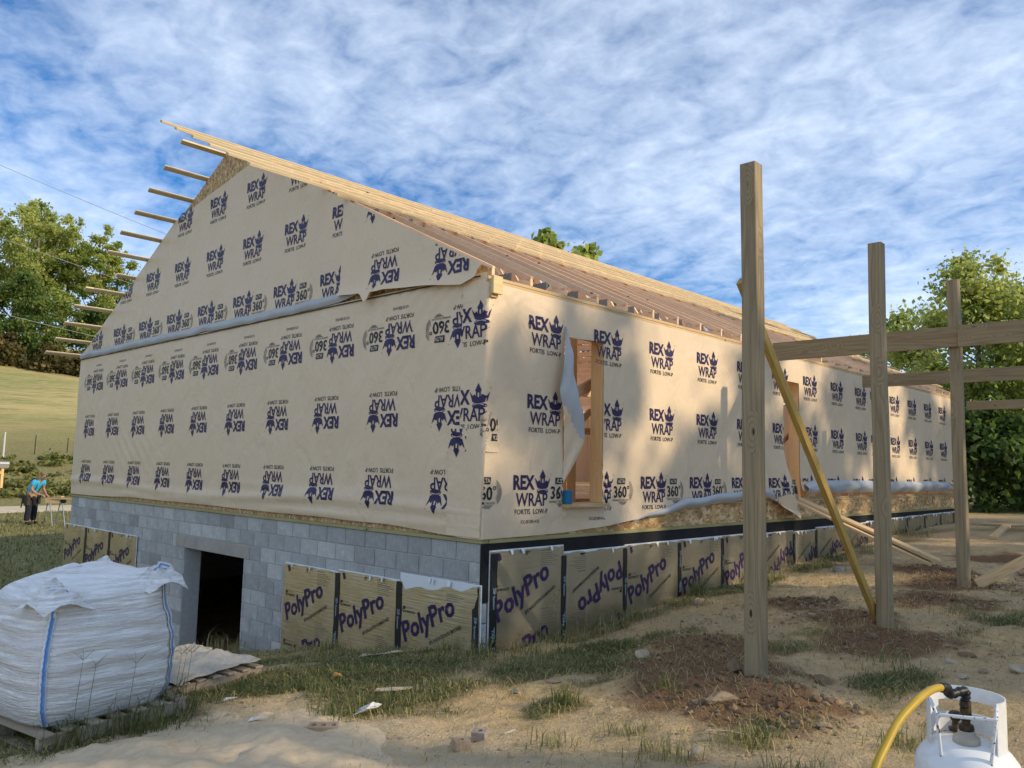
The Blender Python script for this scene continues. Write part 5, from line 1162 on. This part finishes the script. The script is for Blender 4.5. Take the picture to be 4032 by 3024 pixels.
# trees outside the frame that dapple the wall and the yard
for i, (x, y, h, c, nl_, z0_, lab_) in enumerate([(11.6, -34.5, 22.0, 1.9, 4200, .80, 'slim high-crowned tree'), (8.2, -34.5, 20.0, 2.6, 4000, .1, 'leafy tree left of the slim one'), (17.2, -35, 24.9, 3.3, 7500, .08, 'leafy tree'), (21.2, -34, 24.0, 3.6, 7500, .08, 'tall tree'), (25.0, -35, 25.6, 3.9, 8000, .08, 'taller tree'), (29.4, -34, 26.4, 4.2, 8000, .08, 'tall spreading tree'), (34, -35, 26.5, 4.2, 7000, .08, 'wide tree'), (14.3, -37, 13.6, 2.6, 2400, .08, 'low tree'), (23, -30, 16, 3.0, 3000, .1, 'lower tree')]):
    tree(x, y, h, c, lab_+' outside the frame, behind the camera, shading the yard', 'trees outside the frame', 140+i, LEAF_G, .42, nl_, z0_, 44 if z0_ < .5 else 26, spread=.26 if z0_ < .5 else .42)
# weeds on the bank beyond the lane
rng = np.random.default_rng(5); n = 620; bx_ = rng.uniform(-6, 16, n); by_ = rng.uniform(32.5, 43.5, n)
C = np.stack([bx_, by_, H(bx_, by_)+.12], 1); V, T = leaves(rng, C, rng.uniform(.15, .50, n), 22000, .17, .6, .5, .3)
o = obj('bank_weeds', fastmesh('bank_weeds', V, 4, T), leaf_mat('bank_weed_leaves', (.06, .075, .02), (.15, .165, .04), (.33, .30, .10))); tag(o, 'rough yellow-green weeds covering the bank beyond the lane', 'weeds', kind='stuff')
# grass blades
GRASS = leaf_mat('grass_blades', (.06, .09, .025), (.18, .185, .065), (.50, .40, .20), .25)
def blades(P, ln, wd, tint, rng, lean=.6):
    n = len(P); a = rng.random(n)*2*np.pi; L = ln*(.5+.9*rng.random(n)); le = lean*(.25+rng.random(n)); dirv = np.stack([np.cos(a), np.sin(a), 0*a], 1); sd = np.stack([-np.sin(a), np.cos(a), 0*a], 1)*(wd*(.6+.8*rng.random(n)))[:, None]
    upv = np.array([0, 0, 1.]); m1 = P+upv*(L*.55)[:, None]+dirv*(L*le*.30)[:, None]; tp = P+upv*(L*(.95-.45*le).clip(.15, 1))[:, None]+dirv*(L*le*.95)[:, None]
    q = np.stack([P-sd, P+sd, m1+sd*.8, m1-sd*.8], 1).reshape(-1, 3); t2 = np.stack([m1-sd*.8, m1+sd*.8, tp, tp], 1).reshape(-1, 3)
    return np.concatenate([q, t2]), np.concatenate([np.repeat(tint, 4), np.repeat(tint, 4)])
rng = np.random.default_rng(11); VV = []; TT = []
n = 800000; gx = rng.uniform(-5, 9, n); gy = rng.uniform(-5.2, 7.2, n); keep = (~((gx > 0) & (gy > 0))); gx = gx[keep]; gy = gy[keep]
gm = grassmask(gx, gy); dens = gm**1.3*(.45+1.1*np.clip(fbm(gx*6, gy*6, 81, 2)+.45, 0, 1)); sel = rng.random(len(gx)) < dens*1.0; gx = gx[sel]; gy = gy[sel]
dist = np.hypot(gx-CAM.x, gy-CAM.y); tint = np.clip(.60+.7*fbm(gx*1.2, gy*1.2, 83, 2)+rng.normal(0, .27, len(gx))+.18*(gy > 1), 0, 1); green = np.exp(-(((gx-.4)/.9)**2+((gy+.95)/.5)**2)); tint = np.clip(tint-.10-.25*green, 0, 1)
P = np.stack([gx, gy, H(gx, gy)-.01], 1); v_, t_ = blades(P, .055+.035*rng.random(len(gx)), .0018+.00015*dist, tint, rng, 2.0); VV.append(v_); TT.append(t_)
# taller tufts: (x, y, blades, length, spread, tint)
TUFT = [(-.25, 5.2, 90, .45, .18, .75), (-.15, 4.7, 70, .35, .14, .8), (-.5, 1.9, 160, .26, .16, .7), (-.12, .35, 60, .24, .12, .7), (-.1, -.12, 60, .3, .15, .5), (3.9, -.22, 120, .34, .12, .35), (1.6, -.3, 110, .32, .3, .6), (2.3, -.25, 90, .28, .3, .6), (5.8, -.25, 120, .3, .4, .55), (7.0, -.5, 140, .26, .5, .6), (9.5, -.3, 120, .3, .5, .55), (12.2, -.35, 120, .3, .5, .5), (-1.15, -2.05, 110, .20, .10, .35), (-.5, -2.55, 70, .14, .14, .5), (-1.9, -2.6, 60, .14, .16, .55), (-1.4, -2.85, 60, .14, .14, .5),
        (-1.75, -3.35, 130, .16, .22, .65), (-1.2, -3.6, 130, .17, .2, .6), (-1.7, -4.1, 120, .17, .18, .6), (-2.25, -4.6, 160, .16, .22, .6), (-2.6, -4.95, 120, .15, .16, .6), (-.6, -4.3, 90, .15, .18, .55), (-3.55, -.22, 140, .34, .22, .3), (-3.15, -.02, 110, .32, .16, .3), (-3.95, -.25, 110, .30, .18, .3), (-3.4, -.35, 90, .2, .2, .25), (-2.35, -.95, 140, .15, .2, .3), (-1.95, -1.0, 200, .14, .25, .32), (.3, -.4, 120, .24, .3, .5), (1.0, -.2, 90, .28, .25, .55), (-2.1, -.25, 120, .15, .25, .35), (4.5, -3.3, 90, .16, .25, .45), (1.7, -3.4, 110, .14, .3, .45)]
for (x, y, k, ln, sp, ti) in TUFT:
    px_ = x+rng.normal(0, sp*.5, k); py_ = y+rng.normal(0, sp*.5, k); py_ = np.where((px_ > -.06) & (py_ > -.06), -.07, py_) if y < 0 else py_; px_ = np.where((py_ > 0) & (px_ > -.08), -.09, px_)
    v_, t_ = blades(np.stack([px_, py_, H(px_, py_)-.01], 1), ln*(.6+.5*rng.random(k)), .0035, np.clip(ti+rng.normal(0, .15, k), 0, 1), rng, .8); VV.append(v_); TT.append(t_)
n = 16000; gx = rng.uniform(-4.5, 7, n); gy = rng.uniform(-5, 2.5, n); k = ~((gx > -.1) & (gy > -.1)); gx = gx[k]; gy = gy[k]
v_, t_ = blades(np.stack([gx, gy, H(gx, gy)+.004], 1), .05+.06*rng.random(len(gx)), .0022, np.clip(.85+rng.normal(0, .15, len(gx)), 0, 1), rng, 2.2); VV.append(v_); TT.append(t_)
# longer grass left of the house, beyond the bag
n = 26000; gx = rng.uniform(-7, 7, n); gy = rng.uniform(9, 27, n); k = (gx < -.25) | (gy > 12.6); k &= meadow(gx, gy) > .4; gx = gx[k]; gy = gy[k]
v_, t_ = blades(np.stack([gx, gy, H(gx, gy)-.01], 1), .10+.05*rng.random(len(gx)), .012, np.clip(.55+rng.normal(0, .18, len(gx)), 0, 1), rng, 1.0); VV.append(v_); TT.append(t_)
o = obj('grass', fastmesh('grass', np.concatenate(VV), 4, np.concatenate(TT)), GRASS); tag(o, 'patchy short grass and tufts over the dirt yard', 'grass', kind='stuff')
# seed-headed weeds in front of the bag
bm = bmesh.new()
for (x, y, h) in [(-3.95, -.30, .55), (-3.85, -.25, .5), (-3.6, -.28, .48), (-3.28, -.12, .5), (-3.2, -.1, .45), (-3.05, .05, .4), (-2.95, .35, .35)]:
    z = gz(x, y); tp = Vector((x+.04, y, z+h)); tube(bm, [(x, y, z), (x+.02, y, z+h*.6), tp], [.002, .0018, .001], 5)
    for a in range(5): d = Vector((math.cos(a*1.3), math.sin(a*1.3), .9)).normalized(); tube(bm, [tp, tp+d*.09], [.0012, .0008], 4)
o = obj('seed_grass', bm, flat('dry_green_stem', (.10, .11, .045), .8)); tag(o, 'thin seed-headed grass stalks in front of the bulk bag', 'grass stalks', kind='stuff')

# ================================================================== STONES, BRICKS, LITTER
def rockmesh(name, sx, sy, sz, seed, sub=2):
    bm = bmesh.new(); bmesh.ops.create_icosphere(bm, subdivisions=sub, radius=1); rn = random.Random(seed)
    cuts = [Vector((rn.uniform(-1, 1), rn.uniform(-1, 1), rn.uniform(-.6, 1))).normalized() for _ in range(9)]
    for v in bm.verts:
        for c in cuts:
            d = v.co.dot(c)
            if d > .52: v.co -= c*(d-.52)
        v.co *= 1+.14*mnoise.noise(v.co*1.7+Vector((seed, 0, 0))); v.co = Vector((v.co.x*sx, v.co.y*sy, v.co.z*sz))
    return bm
STONE = [mat('tan_sandstone', (.26, .185, .11), (.38, .28, .175), 14, .9, .5, bd=.01), mat('grey_stone', (.22, .22, .21), (.34, .33, .31), 14, .9, .4, bd=.01), mat('pale_stone', (.36, .29, .20), (.47, .39, .28), 14, .9, .4, bd=.01), mat('brown_stone', (.15, .095, .055), (.25, .165, .10), 14, .9, .4, bd=.01)]
def stone(px, py, s, m, label, seed, fl=.6, el=1.3):
    g = ground_at(px, py); bm = rockmesh('stone', s*el, s, s*fl, seed)
    o = obj('stone', bm, STONE[m], None, Matrix.Translation((g.x, g.y, float(H(g.x, g.y))+s*fl*.45)) @ Matrix.Rotation(seed*1.1, 4, 'Z')); tag(o, label, 'stone', 'stones lying in the yard')
stone(2895, 2650, .085, 3, 'upright brown rock close to the left of the nearest post', 3, 1.25, .9)
stone(2838, 2765, .105, 0, 'large angular tan rock in front of the nearest post', 5)
stone(2885, 2790, .05, 3, 'smaller brown rock touching the large angular tan rock', 6)
stone(2750, 2985, .075, 2, 'round pale stone at the bottom edge left of the yellow hose', 8, .8, 1)
stone(2525, 2582, .11, 2, 'flat pale stone in the bright green grass patch', 9, .35, 1.5)
stone(2032, 2728, .05, 1, 'flat blue-grey stone in the dirt below the house corner', 12, .35)
stone(3800, 2580, .10, 0, 'tan stone in shade to the right of the middle post', 14, .5)
stone(3740, 2612, .07, 2, 'small pale stone beside the tan stone right of the middle post', 15, .5)
stone(4000, 2650, .075, 2, 'pale stone near the right edge above the gas cylinder', 16, .6)
stone(3790, 2672, .06, 2, 'flat pale stone right of the dark grass patch', 17, .4, 1.5)
stone(3870, 2652, .045, 0, 'tan pebble between the two pale stones near the right edge', 18, .6)
stone(3435, 2510, .07, 3, 'brown stone left of the foot of the middle post', 19, .6)
stone(3230, 2690, .09, 3, 'brown rock in the dug soil right of the nearest post', 21, .6)
stone(2185, 2690, .06, 0, 'small tan rock at the edge of the sunny dirt', 22, .4, 1.6)
stone(3310, 2250, .13, 1, 'grey stone near the foundation behind the yellow brace', 23, .5)
stone(3235, 2865, .06, 0, 'tan stone in the sunlit dirt right of the tallest post', 24, .5)
stone(3105, 2905, .06, 3, 'dark flat stone in the dirt left of the yellow hose', 25, .3)
# loose gravel and clods
def gravel():
    rng = np.random.default_rng(3); base = []
    for s in range(4):
        bm = rockmesh('g', 1, .8, .55, s+50, 1); base.append((np.array([v.co[:] for v in bm.verts]), np.array([[v.index for v in f.verts] for f in bm.faces]))); bm.free()
    V = []; T = []
    n = 30000; x = rng.uniform(-3, 9, n); y = rng.uniform(-5, -.15, n)
    sm = soilmask(x, y); gm = grassmask(x, y); st_ = np.exp(-(((x-3.9)/1.3)**2+((y+1.9)/.35)**2))+.8*np.exp(-(((x-2.8)/1.2)**2+((y+1.1)/.3)**2))+.7*np.exp(-(((x-6.5)/2)**2+((y+3.4)/.4)**2))+.6*np.exp(-(((x+.2)/1.2)**2+((y+3.6)/.3)**2))
    d = (.22+.8*sm+1.0*st_)*(1-.7*gm); sel = rng.random(n) < d*.55; x = x[sel]; y = y[sel]; sm = sm[sel]; st_ = st_[sel]
    z = H(x, y); s = (.005+.024*rng.random(len(x))**4)*(1+1.0*st_)*(1+.5*sm)
    for i in range(len(x)):
        bv, bf = base[i % 4]; a = rng.random()*6.28; c, q = math.cos(a), math.sin(a); w_ = bv*s[i]; w_ = np.stack([w_[:, 0]*c-w_[:, 1]*q+x[i], w_[:, 0]*q+w_[:, 1]*c+y[i], w_[:, 2]+z[i]+s[i]*.25], 1)
        V.append(w_[bf].reshape(-1, 3)); T.append(np.full(len(bf)*3, np.clip(.75-.65*sm[i]+rng.normal(0, .15), 0, 1)))
    m, t, b = new_mat('loose_gravel'); a = t.nodes.new('ShaderNodeAttribute'); a.attribute_name = 'tint'
    t.links.new(ramp(t, a.outputs['Fac'], [(0, (.10, .055, .03)), (.5, (.27, .19, .11)), (1, (.44, .35, .235))]), b.inputs['Base Color']); b.inputs['Roughness'].default_value = .95
    o = obj('gravel', fastmesh('gravel', np.concatenate(V), 3, np.concatenate(T)), m); tag(o, 'loose small stones and clods strewn over the dirt', 'gravel', kind='stuff')
gravel()
BRK = mat('tan_brick', (.36, .25, .16), (.46, .34, .23), 18, .9, .4, bd=.005); BRK2 = mat('grey_brown_brick', (.24, .20, .17), (.33, .28, .24), 18, .9, .4, bd=.005)
def brick(px, py, rot, lx, holes, m, label, tilt=0):
    g = ground_at(px, py); bm = bmesh.new(); ly, lz = .09, .057; n = 14; hr = .020
    xs_h = [(-.5+(k+.5)/holes)*lx for k in range(holes)]
    top = []; 
    def ringface(z, up_):
        outer_prev = None
        for xh in xs_h:
            w2 = lx/holes/2; sq = []; ci = []
            for k in range(16):
                a = 2*math.pi*k/16; c, s = math.cos(a), math.sin(a); f = 1/max(abs(c), abs(s)); sq.append(bm.verts.new((xh+c*f*w2, s*f*ly/2, z))); ci.append(bm.verts.new((xh+c*hr, s*hr, z)))
            for k in range(16):
                q = (sq[k], sq[(k+1) % 16], ci[(k+1) % 16], ci[k]); bm.faces.new(q if up_ else q[::-1])
            top.append(ci)
    ringface(lz/2, True); ringface(-lz/2, False)
    for a, b_ in zip(top[:holes], top[holes:]):
        for k in range(16): bm.faces.new((a[k], a[(k+1) % 16], b_[(k+1) % 16], b_[k]))
    for (p, q) in (((-lx/2, -ly/2), (lx/2, -ly/2)), ((lx/2, -ly/2), (lx/2, ly/2)), ((lx/2, ly/2), (-lx/2, ly/2)), ((-lx/2, ly/2), (-lx/2, -ly/2))):
        bm.faces.new([bm.verts.new((*c, z)) for c, z in ((p, -lz/2), (q, -lz/2), (q, lz/2), (p, lz/2))])
    bmesh.ops.remove_doubles(bm, verts=bm.verts, dist=.0005)
    o = obj('brick', bm, m, None, Matrix.Translation((g.x, g.y, float(H(g.x, g.y))+.03)) @ Matrix.Rotation(rot, 4, 'Z') @ Matrix.Rotation(tilt, 4, 'X')); tag(o, label, 'brick', 'bricks lying in the yard')
brick(1272, 2888, R(-42), .20, 3, BRK, 'tan brick with three holes lying at the edge of the sand', R(8))
brick(1815, 2948, R(-25), .10, 1, BRK, 'broken tan half brick in front of the grey-brown one', 0)
brick(1888, 2912, R(-60), .09, 1, BRK2, 'grey-brown half brick standing just behind the tan half brick', R(4))
brick(2752, 2378, R(20), .22, 3, BRK, 'tan brick on the dirt beside the foundation boards', R(5))
def litter(px, py, pts, m, label, lift=.02, cat='litter', curl=.03, name='litter'):
    g = ground_at(px, py); n = len(pts); V = []; 
    for i, (a, b_) in enumerate(pts):
        x, y = g.x+a, g.y+b_; V.append((x, y, float(H(x, y))+lift+curl*abs(math.sin(i*1.9))))
    V2 = V+[(v[0], v[1], v[2]-.004) for v in V]; F = [tuple(range(n)), tuple(range(2*n-1, n-1, -1))]+[(k, n+k, n+(k+1) % n, (k+1) % n) for k in range(n)]
    o = obj(name, rawmesh(name, V2, F), m); tag(o, label, cat)
WHITE = mat('dirty_white_paper', (.74, .72, .68), (.58, .54, .47), 20, .8, .3); TANW = mat('pale_wood_scrap', (.46, .37, .24), (.58, .48, .33), 20, .9, .3)
rot45 = lambda pts, a=-.80: [(p*math.cos(a)-q*math.sin(a), p*math.sin(a)+q*math.cos(a)) for p, q in pts]
litter(1440, 2818, rot45([(-.07, -.08), (.02, -.09), (.09, -.02), (.10, .10), (.04, .05), (-.06, .04)]), WHITE, 'white scrap of torn paper on the grass above the sand', .03, 'paper scrap', .05, 'paper_scrap')
litter(1550, 2735, rot45([(-.15, -.05), (.0, -.06), (.12, -.01), (.15, .05), (.0, .02), (-.14, .03)]), TANW, 'flat pale wood scrap on the grass above the white paper', .03, 'wood scrap', .02, 'wood_scrap')
litter(1008, 2852, rot45([(-.06, -.02), (.05, -.03), (.07, .02), (-.04, .02)]), WHITE, 'small white paper scrap in the grass right of the bulk bag', .03, 'paper scrap', .03, 'paper_scrap')
litter(905, 2773, rot45([(-.05, -.015), (.05, -.02), (.05, .015), (-.04, .02)]), WHITE, 'tiny white paper scrap nearest the pallet corner', .03, 'paper scrap', .02, 'paper_scrap')
litter(1325, 2690, rot45([(-.03, -.03), (.02, -.04), (.05, .0), (.02, .045), (-.03, .03)]), flat('orange_leaf', (.55, .27, .06), .7), 'orange fallen leaf in the grass before the foundation', .05, 'leaf', .03, 'fallen_leaf')
litter(2880, 2905, rot45([(-.16, .04), (-.02, .0), (.10, -.06), (.11, -.04), (.0, .03), (-.14, .06)]), TANW, 'long splinter of wood in front of the nearest post', .02, 'wood scrap', .02, 'wood_scrap')
litter(2000, 2895, rot45([(-.03, -.01), (.04, .03), (.05, .02), (-.02, -.02)]), WHITE, 'thin white splinter in the dirt right of the half bricks', .015, 'wood scrap', .01, 'wood_scrap')
litter(1500, 2585, rot45([(-.24, -.06), (-.1, -.10), (.1, -.09), (.24, -.02), (.16, .09), (-.05, .11), (-.2, .06)]), mat('pale_mortar_spill', (.50, .44, .34), (.60, .54, .43), 9, .95, .3), 'pale patch of spilled mortar before the foundation boards', .02, 'mortar spill', .03, 'mortar_spill')
